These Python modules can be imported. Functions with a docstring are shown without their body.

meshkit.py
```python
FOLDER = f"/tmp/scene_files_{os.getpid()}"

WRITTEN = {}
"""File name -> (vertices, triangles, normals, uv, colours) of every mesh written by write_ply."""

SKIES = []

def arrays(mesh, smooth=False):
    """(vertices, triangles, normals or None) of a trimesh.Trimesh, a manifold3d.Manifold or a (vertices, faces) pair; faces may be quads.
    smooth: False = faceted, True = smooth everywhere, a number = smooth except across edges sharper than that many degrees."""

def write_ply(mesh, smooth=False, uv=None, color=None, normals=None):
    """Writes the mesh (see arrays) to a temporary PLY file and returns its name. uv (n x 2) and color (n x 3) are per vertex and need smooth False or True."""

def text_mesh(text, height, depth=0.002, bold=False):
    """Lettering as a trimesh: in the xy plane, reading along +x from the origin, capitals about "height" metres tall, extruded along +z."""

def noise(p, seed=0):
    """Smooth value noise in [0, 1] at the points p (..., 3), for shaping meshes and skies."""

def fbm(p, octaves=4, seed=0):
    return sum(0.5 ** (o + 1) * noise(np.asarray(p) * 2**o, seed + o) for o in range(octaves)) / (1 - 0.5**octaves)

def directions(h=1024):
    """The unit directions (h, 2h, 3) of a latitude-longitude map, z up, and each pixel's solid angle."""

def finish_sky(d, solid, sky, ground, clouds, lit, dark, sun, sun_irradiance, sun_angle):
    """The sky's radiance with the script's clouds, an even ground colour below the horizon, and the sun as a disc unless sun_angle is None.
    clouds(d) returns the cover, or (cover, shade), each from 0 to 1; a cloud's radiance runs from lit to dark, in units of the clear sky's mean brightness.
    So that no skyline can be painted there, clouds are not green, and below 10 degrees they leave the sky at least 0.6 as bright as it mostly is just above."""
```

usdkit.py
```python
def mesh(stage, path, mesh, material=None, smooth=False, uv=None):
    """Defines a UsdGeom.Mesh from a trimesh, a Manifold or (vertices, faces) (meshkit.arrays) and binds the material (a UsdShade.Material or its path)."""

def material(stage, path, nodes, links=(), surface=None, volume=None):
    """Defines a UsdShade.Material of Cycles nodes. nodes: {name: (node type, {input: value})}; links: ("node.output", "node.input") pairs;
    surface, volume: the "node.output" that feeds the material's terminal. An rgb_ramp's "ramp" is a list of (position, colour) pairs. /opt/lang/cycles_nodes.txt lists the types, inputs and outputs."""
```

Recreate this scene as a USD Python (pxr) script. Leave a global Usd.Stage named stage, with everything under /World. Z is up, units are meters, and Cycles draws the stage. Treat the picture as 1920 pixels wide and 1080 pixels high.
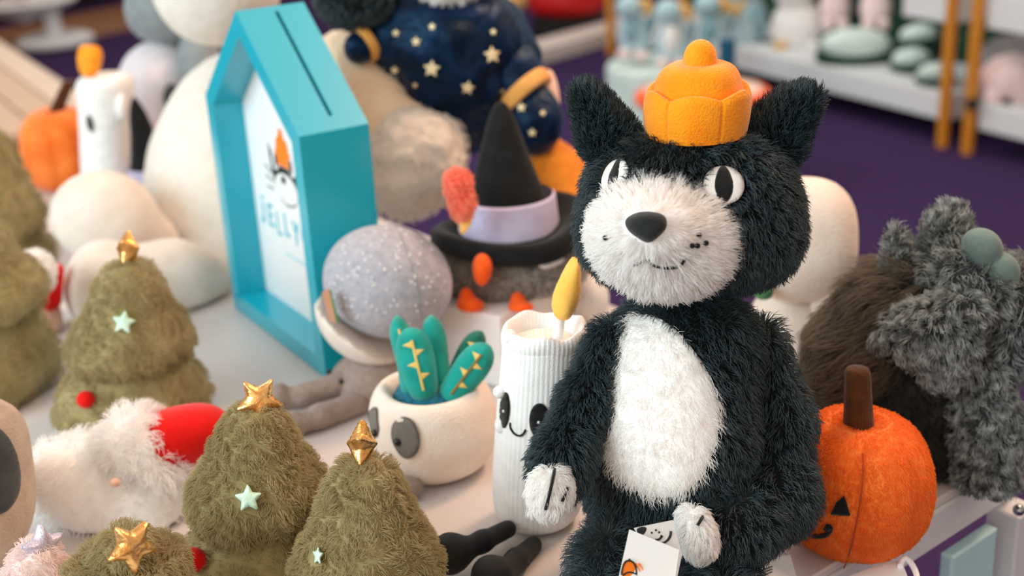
import math, numpy as np, trimesh, usdkit, meshkit
from pxr import Usd, UsdGeom, UsdLux, UsdShade, Gf, Sdf, Vt
from scipy.spatial import cKDTree, Delaunay
from scipy.interpolate import LinearNDInterpolator, NearestNDInterpolator
from shapely.geometry import Polygon
import shapely

stage = Usd.Stage.CreateInMemory()
UsdGeom.SetStageUpAxis(stage, 'Z'); UsdGeom.SetStageMetersPerUnit(stage, 1.0)
UsdGeom.Xform.Define(stage, '/World'); UsdGeom.Scope.Define(stage, '/World/Looks')

# ------------------------------------------------------------------ camera
FP = 2400.0; PITCH = math.radians(21); ROLL = math.radians(3.1); TZ = 0.75; CZ = TZ + 0.53
F_ = np.array([0, math.cos(PITCH), -math.sin(PITCH)]); r0 = np.array([1., 0, 0]); u0 = np.array([0, math.sin(PITCH), math.cos(PITCH)])
R_ = math.cos(ROLL) * r0 - math.sin(ROLL) * u0; U_ = math.cos(ROLL) * u0 + math.sin(ROLL) * r0
C_ = np.array([0, 0, CZ])
cam = UsdGeom.Camera.Define(stage, '/World/camera')
cam.CreateFocalLengthAttr(45.0); cam.CreateHorizontalApertureAttr(36.0); cam.CreateVerticalApertureAttr(20.25)
cam.CreateFStopAttr(4.6); cam.CreateFocusDistanceAttr(0.84); cam.CreateClippingRangeAttr((0.05, 100))
cam.CreateExposureAttr(0.03)
cam.AddTransformOp().Set(Gf.Matrix4d(*R_, 0, *U_, 0, *(-F_), 0, *C_, 1))

# ------------------------------------------------------------------ light
def rect_light(name, pos, target, w, h, color, inten):
    l = UsdLux.RectLight.Define(stage, '/World/' + name)
    l.CreateWidthAttr(w); l.CreateHeightAttr(h); l.CreateColorAttr(Gf.Vec3f(*color)); l.CreateIntensityAttr(inten)
    pos = np.array(pos, float); z = pos - np.array(target, float); z /= np.linalg.norm(z)
    x = np.cross([0, 0, 1], z); x = x / np.linalg.norm(x) if np.linalg.norm(x) > 1e-6 else np.array([1., 0, 0]); y = np.cross(z, x)
    l.AddTransformOp().Set(Gf.Matrix4d(*x, 0, *y, 0, *z, 0, *pos, 1))
dome = UsdLux.DomeLight.Define(stage, '/World/ambient_sky'); dome.CreateColorAttr(Gf.Vec3f(1.0, 0.81, 0.68)); dome.CreateIntensityAttr(0.22)
rect_light('shop_window_light', (-2.6, -0.6, 2.2), (0, 1.0, 0.9), 2.6, 2.0, (0.74, 0.94, 1.0), 6.6)
rect_light('front_window_light', (-0.6, -2.6, 2.2), (-0.1, 1.3, 0.9), 3.0, 1.8, (1.0, 0.84, 0.70), 1.4)
rect_light('ceiling_lamp_light', (1.2, 2.0, 3.0), (0.1, 1.0, 0.75), 0.5, 0.5, (1.0, 0.58, 0.36), 58)
rect_light('ceiling_panel_light', (0.5, 1.5, 3.3), (0.5, 1.5, 0), 2.6, 2.4, (1.0, 0.92, 0.85), 0.6)
rect_light('rear_ceiling_panel_light', (0.2, 5.0, 3.4), (0.2, 4.4, 0), 3.0, 2.0, (0.90, 0.97, 1.0), 1.9)
rect_light('rear_window_light', (-2.2, 4.8, 2.6), (1.4, 4.8, 0.2), 2.0, 1.6, (0.80, 0.94, 1.0), 3.2)

# ------------------------------------------------------------------ helpers: projection
def ray(px, py): return FP * F_ + (px - 960) * R_ - (py - 540) * U_
def onz(px, py, z=TZ):
    d = ray(px, py); return C_ + d * ((z - CZ) / d[2])
def at(px, py, y):
    d = ray(px, py); return C_ + d * (y / d[1])
def proj(p):
    v = np.asarray(p, float) - C_; w = v @ F_
    return np.stack([960 + FP * (v @ R_) / w, 540 - FP * (v @ U_) / w, w], -1)
def mpp(p): return float((np.asarray(p) - C_) @ F_) / FP        # metres per pixel at a point

# ------------------------------------------------------------------ helpers: prims
def key(p, **kw):
    for k, v in kw.items():
        if v: p.SetCustomDataByKey(k, v)
def freepath(parent, name):
    path, i = f'{parent}/{name}', 0
    while stage.GetPrimAtPath(path):
        i += 1; path = f'{parent}/{name}_{i:03d}'
    return path
BASE = {}
def thing(name, label, cat, base, group=None, kind=None):
    path = freepath('/World', name); x = UsdGeom.Xform.Define(stage, path)
    base = np.array(base, float); x.AddTranslateOp().Set(Gf.Vec3d(*base)); BASE[path] = base
    key(x.GetPrim(), label=label, category=cat, group=group, kind=kind); return path
def part(parent, name, mesh, mat, smooth=40, label=None, kind=None):
    path = freepath(parent, name); top = '/'.join(parent.split('/')[:3]); b = BASE.get(top, np.zeros(3))
    m = mesh.copy(); m.vertices = m.vertices - b
    o = usdkit.mesh(stage, path, m, M[mat] if isinstance(mat, str) else mat, smooth=smooth)
    key(o.GetPrim(), label=label, kind=kind); return path
def single(name, label, cat, mesh, mat, smooth=40, group=None, kind=None):
    path = freepath('/World', name); x = usdkit.mesh(stage, path, mesh, M[mat], smooth=smooth)
    key(x.GetPrim(), label=label, category=cat, group=group, kind=kind); return path

# ------------------------------------------------------------------ helpers: shapes
def snet(f, lo, hi, h):
    lo = np.asarray(lo, float); n = np.maximum(np.ceil((np.asarray(hi) - lo) / h).astype(int) + 1, 3)
    g = np.stack(np.meshgrid(*[lo[k] + h * np.arange(n[k]) for k in range(3)], indexing='ij'), -1)
    v = f(g.reshape(-1, 3)).reshape(n); ins = v < 0
    cs = n - 1; acc = np.zeros((*cs, 3)); cnt = np.zeros(cs)
    corner = np.stack(np.meshgrid(*[np.arange(c) for c in cs], indexing='ij'), -1).astype(float)
    for ax in range(3):
        o = [a for a in range(3) if a != ax]
        for i in (0, 1):
            for j in (0, 1):
                off = [0, 0, 0]; off[o[0]] = i; off[o[1]] = j; off2 = list(off); off2[ax] = 1
                s1 = tuple(slice(off[k], off[k] + cs[k]) for k in range(3)); s2 = tuple(slice(off2[k], off2[k] + cs[k]) for k in range(3))
                a, b = v[s1], v[s2]; cr = ins[s1] != ins[s2]
                t = np.where(cr, a / np.where(cr, a - b, 1), 0)
                p = np.array(off, float) + corner; p[..., ax] += t
                acc += np.where(cr[..., None], p, 0); cnt += cr
    act = cnt > 0; idx = -np.ones(cs, int); idx[act] = np.arange(act.sum())
    V = lo + h * acc[act] / cnt[act][:, None]; Fs = []
    for ax in range(3):
        o = [(ax + 1) % 3, (ax + 2) % 3]
        sl = [slice(None)] * 3; sl[ax] = slice(0, n[ax] - 1); sl2 = [slice(None)] * 3; sl2[ax] = slice(1, n[ax])
        e = np.argwhere(ins[tuple(sl)] != ins[tuple(sl2)])
        e = e[(e[:, o[0]] > 0) & (e[:, o[1]] > 0) & (e[:, o[0]] < cs[o[0]]) & (e[:, o[1]] < cs[o[1]])]
        def c(d0, d1):
            q = e.copy(); q[:, o[0]] -= d0; q[:, o[1]] -= d1; return idx[tuple(q.T)]
        q = np.stack([c(1, 1), c(0, 1), c(0, 0), c(1, 0)], 1)
        fl = ~ins[tuple(e.T)]; q[fl] = q[fl][:, ::-1]
        Fs.append(q)
    q = np.vstack(Fs); return trimesh.Trimesh(V, np.vstack([q[:, [0, 1, 2]], q[:, [0, 2, 3]]]), process=False)

# a solid is (distance function, low corner, high corner)
def ellip(c, r, A=None, p=2.0):
    c = np.asarray(c, float); r = np.asarray(r, float); A = np.eye(3) if A is None else np.asarray(A)
    def f(P):
        q = np.abs((P - c) @ A.T) / r; k = (q ** p).sum(1) ** (1 / p)
        g = np.sqrt(((q / r) ** 2).sum(1)) + 1e-9
        return np.where(k > 0.3, k * (k - 1) / np.maximum(g, 1e-6), -r.min() * (1 - k)) if p == 2 else (k - 1) * r.min()
    e = np.sqrt(((A * r[:, None]) ** 2).sum(0)) * (1.0 if p == 2 else 1.2)
    return f, c - e, c + e
def turn(deg):
    a = math.radians(deg); c, s = math.cos(a), math.sin(a)
    return np.array([R_ * c - U_ * s, R_ * s + U_ * c, F_])
def pell(px, py, rx, ry, y, rd, tilt=0, p=2.0):                 # ellipsoid given by its outline seen from the camera, a distance and a depth in metres
    c = at(px, py, y); s = mpp(c)
    return ellip(c, (rx * s, ry * s, rd), turn(tilt), p)
def cap(a, b, ra, rb):
    a = np.asarray(a, float); b = np.asarray(b, float); d = b - a; L = d @ d
    def f(P):
        t = np.clip(((P - a) @ d) / L, 0, 1)
        return np.linalg.norm(P - a - t[:, None] * d, axis=1) - (ra + t * (rb - ra))
    m = max(ra, rb); return f, np.minimum(a, b) - m, np.maximum(a, b) + m
def pcaps(*pts):                                               # chain of (px, py, y, radius px)
    out = []; q = [(at(a, b, y), r) for a, b, y, r in pts]
    for (p0, ra), (p1, rb) in zip(q, q[1:]): out.append(cap(p0, p1, ra * mpp(p0), rb * mpp(p1)))
    return out
def fuse(solids, k=0.012):
    def f(P):
        d = solids[0][0](P)
        for s in solids[1:]:
            e = s[0](P); h = np.clip(0.5 + 0.5 * (e - d) / k, 0, 1); d = e + (d - e) * h - k * h * (1 - h)
        return d
    return f, np.min([s[1] for s in solids], 0), np.max([s[2] for s in solids], 0)
def blob(solids, k=0.012, q=26, floor=None, lump=0.0, freq=60, seed=0, cut=None):
    f, lo, hi = fuse(solids, k) if isinstance(solids, list) else solids
    pad = k * 0.5; lo = lo - pad; hi = hi + pad
    if floor is not None: lo[2] = max(lo[2], floor - 0.004)
    h = (hi - lo).max() / q; lo = lo - 1.5 * h; hi = hi + 1.5 * h
    def g(P):
        d = f(P)
        if lump: d = d + lump * (meshkit.fbm(P * freq, 3, seed) - 0.5) * 2
        if floor is not None: d = np.maximum(d, floor - P[:, 2])
        if cut: d = np.maximum(d, cut(P))
        return d
    return snet(g, lo, hi, h)
def rev(profile, center, n=48, mod=None, lean=(0, 0), close=True):     # profile: (radius, z above center)
    c = np.asarray(center, float); pr = np.asarray(profile, float); th = np.linspace(0, 2 * np.pi, n, endpoint=False)
    Rr = pr[:, 0][:, None] * np.ones(n); Z = pr[:, 1][:, None] * np.ones(n)
    if mod is not None: Rr, Z = mod(Rr, Z, th[None, :])
    x = c[0] + Rr * np.cos(th) + lean[0] * Z; y = c[1] + Rr * np.sin(th) + lean[1] * Z
    V = np.stack([x, y, c[2] + Z], -1).reshape(-1, 3); m = len(pr)
    i, j = np.meshgrid(np.arange(m - 1), np.arange(n), indexing='ij'); a = i * n + j; b = i * n + (j + 1) % n; d = a + n; e = b + n
    Fs = [np.stack([a, b, e], -1).reshape(-1, 3), np.stack([a, e, d], -1).reshape(-1, 3)]
    if close:
        V = np.vstack([V, V[:n].mean(0), V[-n:].mean(0)]); k = np.arange(n); o = (m - 1) * n
        Fs += [np.stack([(k + 1) % n, k, np.full(n, len(V) - 2)], 1), np.stack([o + k, o + (k + 1) % n, np.full(n, len(V) - 1)], 1)]
    return trimesh.Trimesh(V, np.vstack(Fs), process=False)
def spline(pts, n=24):
    from scipy.interpolate import CubicSpline
    pts = np.asarray(pts, float); t = np.r_[0, np.cumsum(np.linalg.norm(np.diff(pts, axis=0), axis=1))]
    return CubicSpline(t, pts)(np.linspace(0, t[-1], n))
def rprof(pts, n=24): 
    p = spline(pts, n); p[:, 0] = np.maximum(p[:, 0], 1e-4); return p
def tube(pts, r, n=8):
    pts = np.asarray(pts, float); r = np.broadcast_to(r, len(pts)); T = np.gradient(pts, axis=0); T /= np.linalg.norm(T, axis=1)[:, None]
    a = np.cross(T, [0.3, 0.2, 0.93]); a /= np.linalg.norm(a, axis=1)[:, None]; b = np.cross(T, a); th = np.linspace(0, 2 * np.pi, n, endpoint=False)
    V = (pts[:, None] + r[:, None, None] * (a[:, None] * np.cos(th)[None, :, None] + b[:, None] * np.sin(th)[None, :, None])).reshape(-1, 3); m = len(pts)
    i, j = np.meshgrid(np.arange(m - 1), np.arange(n), indexing='ij'); A = i * n + j; B = i * n + (j + 1) % n
    V = np.vstack([V, pts[0], pts[-1]]); k = np.arange(n); o = (m - 1) * n
    Fc = np.vstack([np.stack([A, B, B + n], -1).reshape(-1, 3), np.stack([A, B + n, A + n], -1).reshape(-1, 3), np.stack([(k + 1) % n, k, np.full(n, m * n)], 1), np.stack([o + k, o + (k + 1) % n, np.full(n, m * n + 1)], 1)])
    t = trimesh.Trimesh(V, Fc, process=False); 
    if t.volume < 0: t.invert()
    return t
def box(c, size, ax=None, bev=0.0):
    m = trimesh.creation.box(size)
    if bev:
        import manifold3d as md
        s = np.array(size) / 2 - bev
        pts = [np.array([i, j, k]) * s + np.array(d) * bev for i in (-1, 1) for j in (-1, 1) for k in (-1, 1) for d in ((i, 0, 0), (0, j, 0), (0, 0, k), (i * .577, j * .577, k * .577))]
        m = trimesh.convex.convex_hull(np.array(pts))
    if ax is not None: m.vertices = m.vertices @ np.asarray(ax)
    m.vertices = m.vertices + np.asarray(c); return m
def fill(poly, step):
    """2D points and triangles filling a polygon, and each point's distance to its outline."""
    P = Polygon(poly).buffer(0); ring = P.exterior; k = max(int(ring.length / step), 12)
    b = np.array([ring.interpolate(t, normalized=True).coords[0] for t in np.linspace(0, 1, k, endpoint=False)])
    b = np.unique(np.round(np.vstack([b, np.array(ring.coords)[:-1]]), 4), axis=0)
    x0, y0, x1, y1 = P.bounds; gx, gy = np.meshgrid(np.arange(x0, x1, step), np.arange(y0, y1, step * 0.87)); gx = gx + (np.arange(gx.shape[0]) % 2)[:, None] * step / 2
    g = np.stack([gx.ravel(), gy.ravel()], 1); inn = shapely.contains_xy(P.buffer(-step * 0.45), g[:, 0], g[:, 1]); pts = np.vstack([b, g[inn]])
    pts = pts + np.random.default_rng(3).normal(0, step * 1e-3, pts.shape) * (np.arange(len(pts)) >= len(b))[:, None]
    tri = Delaunay(pts).simplices; cen = pts[tri].mean(1); tri = tri[shapely.contains_xy(P.buffer(1e-6 * step), cen[:, 0], cen[:, 1])]
    a = pts[tri]; ar = (a[:, 1, 0] - a[:, 0, 0]) * (a[:, 2, 1] - a[:, 0, 1]) - (a[:, 2, 0] - a[:, 0, 0]) * (a[:, 1, 1] - a[:, 0, 1]); tri = tri[np.abs(ar) > 1e-6 * step * step]; ar = ar[np.abs(ar) > 1e-6 * step * step]
    tri[ar < 0] = tri[ar < 0][:, ::-1]
    d = shapely.distance(shapely.points(pts), ring); return pts, tri, d
def shell(top, bot, tri):
    """Closed solid from matching top and bottom sheets; tri is counter-clockwise seen from the top."""
    n = len(top); e = np.vstack([tri[:, [0, 1]], tri[:, [1, 2]], tri[:, [2, 0]]]); s = {tuple(x) for x in e}; bd = np.array([x for x in e if (x[1], x[0]) not in s])
    Fc = [tri, tri[:, ::-1] + n, np.stack([bd[:, 1], bd[:, 0], bd[:, 0] + n], 1), np.stack([bd[:, 1], bd[:, 0] + n, bd[:, 1] + n], 1)]
    m = trimesh.Trimesh(np.vstack([top, bot]), np.vstack(Fc), process=False)
    if m.volume < 0: m.invert()
    return m
def puffy(poly, o, ux, uy, thick, step=None, edge=None, minimum=0.0004, cone=False):
    """A stuffed flat shape: outline in the plane o + ux x + uy y, thickest far from its seam."""
    ux, uy = np.asarray(ux, float), np.asarray(uy, float); n = np.cross(ux, uy); n /= np.linalg.norm(n)
    poly = np.asarray(poly, float); step = step or np.ptp(poly, axis=0).max() / 18
    p, tri, d = fill(poly, step); e = edge or d.max(); h = thick * (np.clip(d / e, 0, 1) ** .85 if cone else np.sqrt(np.clip(1 - (1 - np.clip(d / e, 0, 1)) ** 2, 0, 1))) + minimum
    c = np.asarray(o) + p[:, :1] * ux + p[:, 1:] * uy; return shell(c + h[:, None] * n, c - h[:, None] * n, tri)
class Surf:
    """Where the camera's rays meet the near side of a mesh: used to sew patches onto it."""
    def __init__(s, mesh):
        vn = mesh.vertex_normals; v = mesh.vertices; face = ((C_ - v) * vn).sum(1) > 0.02 * np.linalg.norm(C_ - v, axis=1)
        q = proj(v[face]); s.i = LinearNDInterpolator(q[:, :2], q[:, 2]); s.j = NearestNDInterpolator(q[:, :2], q[:, 2])
    def depth(s, p):
        d = s.i(p); bad = ~np.isfinite(d); d[bad] = s.j(p[bad]); return d
    def point(s, p, lift=0.0):
        p = np.atleast_2d(np.asarray(p, float)); w = s.depth(p) - lift
        d = F_ + ((p[:, :1] - 960) * R_ - (p[:, 1:] - 540) * U_) / FP; return C_ + d * w[:, None]
def decal(surf, poly, lift=0.001, thick=0.0015, step=None, edge=None, sink=0.004):
    """A sewn-on patch following the surface, its outline given as seen in the photograph."""
    poly = np.asarray(poly, float); step = step or np.ptp(poly, axis=0).max() / 14
    p, tri, d = fill(poly, step); e = edge or max(d.max() * 0.6, 1e-6)
    h = lift + thick * np.sqrt(np.clip(1 - (1 - np.clip(d / e, 0, 1)) ** 2, 0, 1))
    return shell(surf.point(p, h), surf.point(p, -sink), tri)
def oval(cx, cy, rx, ry, tilt=0, n=36):
    t = np.linspace(0, 2 * np.pi, n, endpoint=False); a = math.radians(tilt); x, y = rx * np.cos(t), ry * np.sin(t)
    return np.stack([cx + x * math.cos(a) - y * math.sin(a), cy + x * math.sin(a) + y * math.cos(a)], 1)
def star(cx, cy, r, rot=0, inner=0.5, sx=1.0, n=5, rnd=0.0):
    t = np.radians(rot - 90) + np.arange(2 * n) * np.pi / n; q = np.where(np.arange(2 * n) % 2 == 0, r, r * inner); p = np.stack([cx + q * np.cos(t) * sx, cy + q * np.sin(t)], 1)
    if rnd: p = np.array(Polygon(p).buffer(-rnd * r).buffer(2 * rnd * r).buffer(-rnd * r).exterior.coords)[:-1]
    return p
def smooth_poly(pts, n=60):
    from scipy.interpolate import CubicSpline
    pts = np.asarray(pts, float); q = np.vstack([pts, pts[:1]]); t = np.r_[0, np.cumsum(np.linalg.norm(np.diff(q, axis=0), axis=1))]
    return CubicSpline(t, q, bc_type='periodic')(np.linspace(0, t[-1], n, endpoint=False))
def stitch(surf, pts, r, lift=0.001, n=16):                     # embroidered line
    p = spline(pts, n) if len(pts) > 2 else np.linspace(pts[0], pts[1], n); return tube(surf.point(p, lift), r, 6)
def ball(c, r, sub=2):
    m = trimesh.creation.icosphere(sub, 1.0); m.vertices = m.vertices * r + np.asarray(c); return m
def join(*ms): return trimesh.util.concatenate(list(ms))
SEED = [10]
def fur(parent, mesh, n, L, w, mat, comb=(0, 0, -1), lay=0.45, clump=0.55, per=14, jit=0.22, excl=(), incl=None, back=0.35, root=0.0015, name='fur', label=None, fz=None):
    SEED[0] += 1; g = np.random.default_rng(SEED[0]); tri = mesh.triangles; ar = mesh.area_faces; fi = g.choice(len(ar), n, p=ar / ar.sum())
    u = g.random((n, 2)); s = np.sqrt(u[:, 0]); b = np.stack([1 - s, s * (1 - u[:, 1]), s * u[:, 1]], 1)
    P = (tri[fi] * b[..., None]).sum(1); N = (mesh.vertex_normals[mesh.faces[fi]] * b[..., None]).sum(1); N /= np.linalg.norm(N, axis=1)[:, None] + 1e-12
    vd = C_ - P; vd /= np.linalg.norm(vd, axis=1)[:, None]; front = (N * vd).sum(1) > -0.25
    keep = front | (g.random(n) < back); q = proj(P)
    for e in excl: keep &= ~(shapely.contains_xy(Polygon(e).buffer(0), q[:, 0], q[:, 1]) & front)
    if incl is not None: keep &= shapely.contains_xy(Polygon(incl).buffer(0), q[:, 0], q[:, 1]) & front
    P, N = P[keep], N[keep]; n = len(P); c = comb(P) if callable(comb) else np.asarray(comb, float); c = c - (N * c).sum(1)[:, None] * N; c = c / (np.linalg.norm(c, axis=1)[:, None] + 1e-6)
    D = N * (1 - lay) + c * lay + g.normal(0, jit, (n, 3)); D /= np.linalg.norm(D, axis=1)[:, None]; D = np.where(((D * N).sum(1) < 0.12)[:, None], D + N * 0.3, D)
    l = L * g.uniform(0.7, 1.15, n); tip = P + D * l[:, None]
    k = max(n // per, 1); ci = g.choice(n, k, replace=False); _, nn = cKDTree(P[ci]).query(P); cc = ci[nn]
    a = (clump * g.uniform(0.5, 1, n))[:, None]; tip = tip * (1 - a) + (tip[cc] + (P - P[cc]) * 0.25) * a
    mid = P + N * (0.42 * l)[:, None] * 0.6 + (tip - P) * 0.34
    pts = np.stack([P - N * root, mid, tip], 1).reshape(-1, 3); pts[:, 2] = np.maximum(pts[:, 2], (TZ if fz is None else fz) + .0007); wd = np.tile(np.array([1, 0.85, 0.25]) * w, n)
    path = freepath(parent, name); bs = BASE.get('/'.join(parent.split('/')[:3]), np.zeros(3)); cu = UsdGeom.BasisCurves.Define(stage, path)
    cu.CreateTypeAttr('linear'); cu.CreatePointsAttr(Vt.Vec3fArray.FromNumpy((pts - bs).astype(np.float32))); cu.CreateCurveVertexCountsAttr(Vt.IntArray.FromNumpy(np.full(n, 3, np.int32)))
    cu.CreateWidthsAttr(Vt.FloatArray.FromNumpy(wd.astype(np.float32))); cu.SetWidthsInterpolation('vertex')
    UsdShade.MaterialBindingAPI.Apply(cu.GetPrim()).Bind(M[mat]); key(cu.GetPrim(), kind='stuff', label=label); return path

# ------------------------------------------------------------------ materials
M = {}
def lin(c): 
    c = np.asarray(c, float) / 255; return tuple(np.where(c < 0.04045, c / 12.92, ((c + 0.055) / 1.055) ** 2.4))
def cloth(name, a, b=None, scale=60, rough=0.9, sheen=0.25, bump=0.25, bscale=900, spec=0.2, metal=0.0):
    """Woven or short-pile fabric: two close tones and a fine nap."""
    b = b if b is not None else tuple(min(255, x * 1.1) for x in a)
    M[name] = usdkit.material(stage, '/World/Looks/' + name, {
        'g': ('geometry', {}), 'n': ('noise_texture', {'scale': scale, 'detail': 3.0}), 'r': ('rgb_ramp', {'ramp': [(0.32, lin(a)), (0.68, lin(b))]}),
        'n2': ('noise_texture', {'scale': bscale, 'detail': 2.0}), 'bu': ('bump', {'strength': bump, 'distance': 0.002}),
        'p': ('principled_bsdf', {'roughness': rough, 'sheen_weight': sheen, 'sheen_roughness': 0.4, 'specular_ior_level': spec, 'metallic': metal})},
        [('g.position', 'n.vector'), ('g.position', 'n2.vector'), ('n.fac', 'r.fac'), ('r.color', 'p.base_color'), ('n2.fac', 'bu.height'), ('bu.normal', 'p.normal')], surface='p.BSDF')
def velvet(name, a, b, tint):
    M[name] = usdkit.material(stage, '/World/Looks/' + name, {'g': ('geometry', {}), 'n': ('noise_texture', {'scale': 24.0, 'detail': 3.0, 'distortion': 1.2}), 'r': ('rgb_ramp', {'ramp': [(0.35, lin(a)), (0.65, lin(b))]}), 'bu': ('bump', {'strength': 0.5, 'distance': 0.012}), 'p': ('principled_bsdf', {'roughness': 0.45, 'sheen_weight': 0.4, 'sheen_roughness': 0.3, 'sheen_tint': tint, 'specular_ior_level': 0.4, 'specular_tint': (0.3, 0.6, 1.0)})},
        [('g.position', 'n.vector'), ('n.fac', 'r.fac'), ('r.color', 'p.base_color'), ('n.fac', 'bu.height'), ('bu.normal', 'p.normal')], surface='p.BSDF')
def plain(name, a, rough=0.5, spec=0.5, metal=0.0, coat=0.0):
    M[name] = usdkit.material(stage, '/World/Looks/' + name, {'p': ('principled_bsdf', {'base_color': lin(a), 'roughness': rough, 'specular_ior_level': spec, 'metallic': metal, 'coat_weight': coat, 'coat_roughness': 0.22})}, surface='p.BSDF')
def pile(name, a, b, rough=0.55, spec=0.35, scale=25, patch=0.5, sheen=0.0, trans=0.45, lo=.2, hi=.8):
    """Strands: each its own tone between a and b, with soft patches."""
    M[name] = usdkit.material(stage, '/World/Looks/' + name, {
        'h': ('hair_info', {}), 'w': ('white_noise_texture', {'dimensions': '1D'}), 'g': ('geometry', {}), 'n': ('noise_texture', {'scale': scale, 'detail': 2.0}),
        'm': ('mix_float', {'fac': patch}), 'r': ('rgb_ramp', {'ramp': [(lo, lin(a)), (hi, lin(b))]}),
        'p': ('principled_bsdf', {'roughness': rough, 'specular_ior_level': spec, 'sheen_weight': sheen}), **({'t': ('translucent_bsdf', {}), 'x': ('mix_closure', {'fac': trans})} if trans else {})},
        [('h.index', 'w.w'), ('g.position', 'n.vector'), ('w.value', 'm.a'), ('n.fac', 'm.b'), ('m.result', 'r.fac'), ('r.color', 'p.base_color')] + ([('r.color', 't.color'), ('p.BSDF', 'x.closure1'), ('t.BSDF', 'x.closure2')] if trans else []), surface='x.closure' if trans else 'p.BSDF')
pile('black_pile', (14, 20, 23), (58, 78, 84), rough=0.4, spec=0.5, patch=0.35, trans=0); cloth('black_backing', (10, 13, 15), (16, 20, 23))
pile('white_pile', (246, 245, 243), (254, 253, 252), patch=0.3, spec=0.1, trans=0.5); cloth('white_backing', (244, 242, 238), (250, 249, 247))
pile('tree_pile', (150, 136, 92), (206, 192, 150), scale=26, patch=0.6, spec=0.2); cloth('tree_backing', (138, 126, 82), (162, 150, 108), scale=26)
pile('wolf_pile', (22, 31, 34), (222, 232, 232), scale=140, patch=0.75, spec=.45, lo=.36, hi=.72); cloth('wolf_backing', (40, 45, 46), (66, 72, 72))
pile('mane_pile', (60, 52, 43), (158, 142, 120), scale=40); pile('dark_pile', (34, 38, 38), (82, 84, 80), scale=60)
pile('pumpkin_pile', (236, 116, 34), (252, 156, 74), scale=30, patch=0.6, spec=0.15); cloth('pumpkin_cloth', (232, 110, 36), (246, 138, 60), scale=30, bump=0.4)
pile('cream_pile', (246, 240, 230), (253, 250, 244), spec=0.1, trans=0.5); cloth('cream_cloth', (222, 211, 199), (234, 225, 215), scale=40, bump=0.4)
pile('foxtail_pile', (238, 190, 140), (250, 222, 188), spec=0.1, trans=0.5); cloth('foxtail_backing', (240, 206, 168), (247, 224, 194), scale=18)
pile('owl_pile', (96, 92, 88), (220, 214, 206), scale=140, patch=0.6); cloth('owl_backing', (96, 90, 84), (150, 144, 136), scale=120)
pile('coral_pile', (250, 146, 120), (253, 180, 156)); cloth('coral_cloth', (248, 140, 114)); cloth('pumpkin_seam', (160, 66, 22))
cloth('hat_orange', (250, 142, 12), (255, 160, 30), scale=40, bump=0.5, bscale=700, sheen=0.4); cloth('flame_yellow', (248, 188, 82), (252, 202, 104), scale=50, sheen=0.4)
cloth('orange_felt', (240, 84, 20), (250, 100, 30)); cloth('flame_orange', (246, 150, 30), (252, 170, 50))
cloth('corduroy_white', (232, 234, 234), (244, 246, 246), scale=80, bump=0.3); cloth('wax_cream', (244, 226, 210), (250, 236, 224), bump=0.3)
cloth('nose_black', (26, 29, 31), (40, 43, 45), rough=0.8, bscale=1500, bump=0.5); cloth('stitch_black', (14, 16, 18), (22, 24, 26), rough=0.7, bscale=2500, bump=0.5); cloth('stitch_white', (236, 234, 228), rough=0.7, bscale=2500, bump=0.4)
cloth('pot_fleece', (236, 219, 204), (243, 230, 218), scale=40, bump=0.5, bscale=500); cloth('patch_grey', (112, 106, 100), (124, 118, 112), bscale=2000); cloth('patch_edge', (92, 88, 84))
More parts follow.
